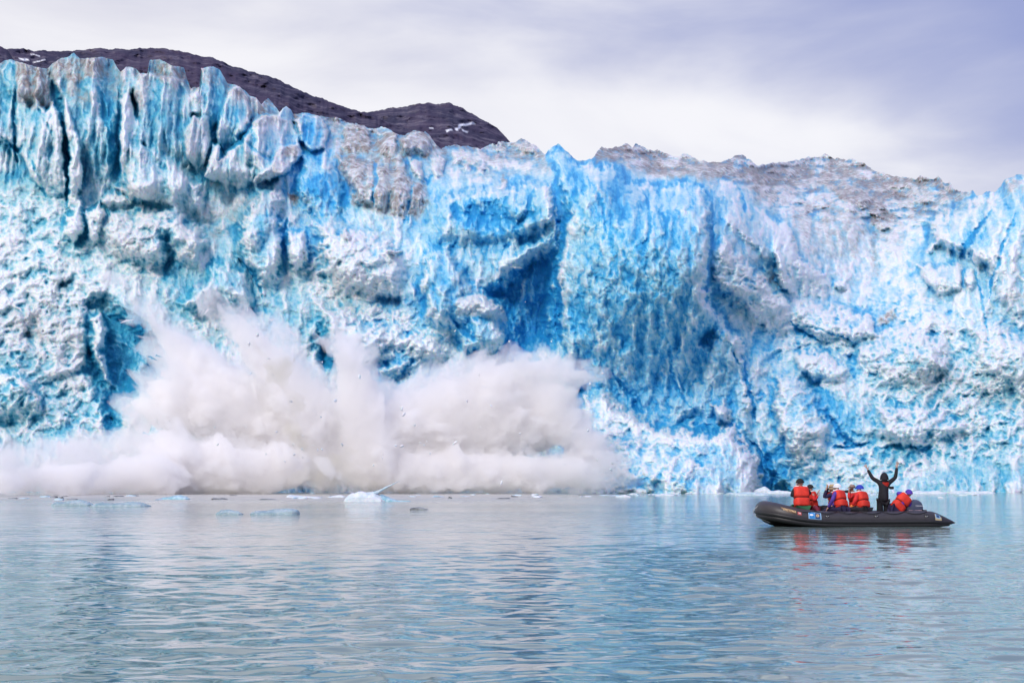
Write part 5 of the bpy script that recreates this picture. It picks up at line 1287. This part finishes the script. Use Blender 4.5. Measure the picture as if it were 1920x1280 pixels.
person("person in blue cap, red jacket and orange gloves, left of the standing one",
    A(1620, 953, 44.72), A(1612, 917, 44.88), 45, REDC, BLACKC, ((A(1604, 938, 44.6), A(1598, 947, 44.7)), (A(1612, 940, 45.3), A(1600, 948, 45.1))), ('cap', BLUEC), headface=75, gloves=ORNG,
    legs=((A(1596, 953, 44.72), A(1585, 966, 44.9)), (A(1600, 952, 45.1), A(1592, 966, 45.2))))
# standing guide
st_ = person("standing person all in black with an orange-red collar, both arms raised above the head",
    A(1656, 937, 45.3), A(1658, 892.5, 45.3), 4, BLACKC, BLACKC, ((A(1636, 896.5, 45.3), A(1627, 880, 45.35)), (A(1679, 895, 45.3), A(1681.5, 876, 45.35))), ('hood', BLACKC), vest=False, s=1.02,
    legs=((A(1650, 962, 45.35), A(1649, 983.5, 45.35)), (A(1663, 962, 45.35), A(1664, 983.5, 45.35))))
bm = bmesh.new(); rg = []
cen = A(1658, 906.5, 45.3) - Vector(st_.location)
for z, w_, d_ in ((-.13, .11, .150), (-.10, .15, .162), (-.04, .172, .160), (.02, .165, .145), (.05, .150, .12)):
    rg.append([bm.verts.new(cen + Vector((w_ * math.cos(a), d_ * math.sin(a) + .0, z))) for a in np.linspace(math.pi, math.tau, 15)])
for x, y in zip(rg, rg[1:]):
    for j in range(14): bm.faces.new((x[j], x[j + 1], y[j + 1], y[j]))
bmesh.ops.solidify(bm, geom=list(bm.faces), thickness=.02)
fin(bm, "collar", VEST, st_)
fin(rbox(.14, .10, .09, .03, A(1671.5, 914, 45.2) - Vector(st_.location)), "chest_pouch", BLACKC, st_)
person("person in violet jacket and hood with orange-red vest bending over towards the outboard motor",
    A(1679, 955, 45.0), A(1704, 925, 45.15), 8, VIO, NAVC, ((A(1683, 924.5, 45.15), A(1690, 935, 45.5)), (A(1706, 944, 45.1), A(1703, 956, 45.2))), ('beanie', VIO), s=.98,
    legs=((A(1668, 950, 45.3), A(1665, 976, 45.3)), (A(1690, 956, 45.4), A(1694, 976, 45.4))))
# camera held by the one in the felt hat
cam_b = fin(rbox(.12, .08, .09, .015), "camera_body", simple("black_plastic", (.02, .02, .022), .4), None)
cam_b.name = "photo_camera"; cam_b.location = A(1590, 921, 45.72); tag(cam_b, "black camera with lens pointing left, held by the person in the felt hat", "camera")
fin(sweep([(-.05, 0, 0), (-.10, 0, 0), (-.17, 0, .0)], [.034, .036, .040], 16), "lens", BLACKC, cam_b)
cam_c = fin(rbox(.09, .13, .055, .02), "binoculars", BLACKC, None); cam_c.location = A(1551.5, 917, 45.75); tag(cam_c, "dark binoculars held up by the person in the straw hat", "binoculars")
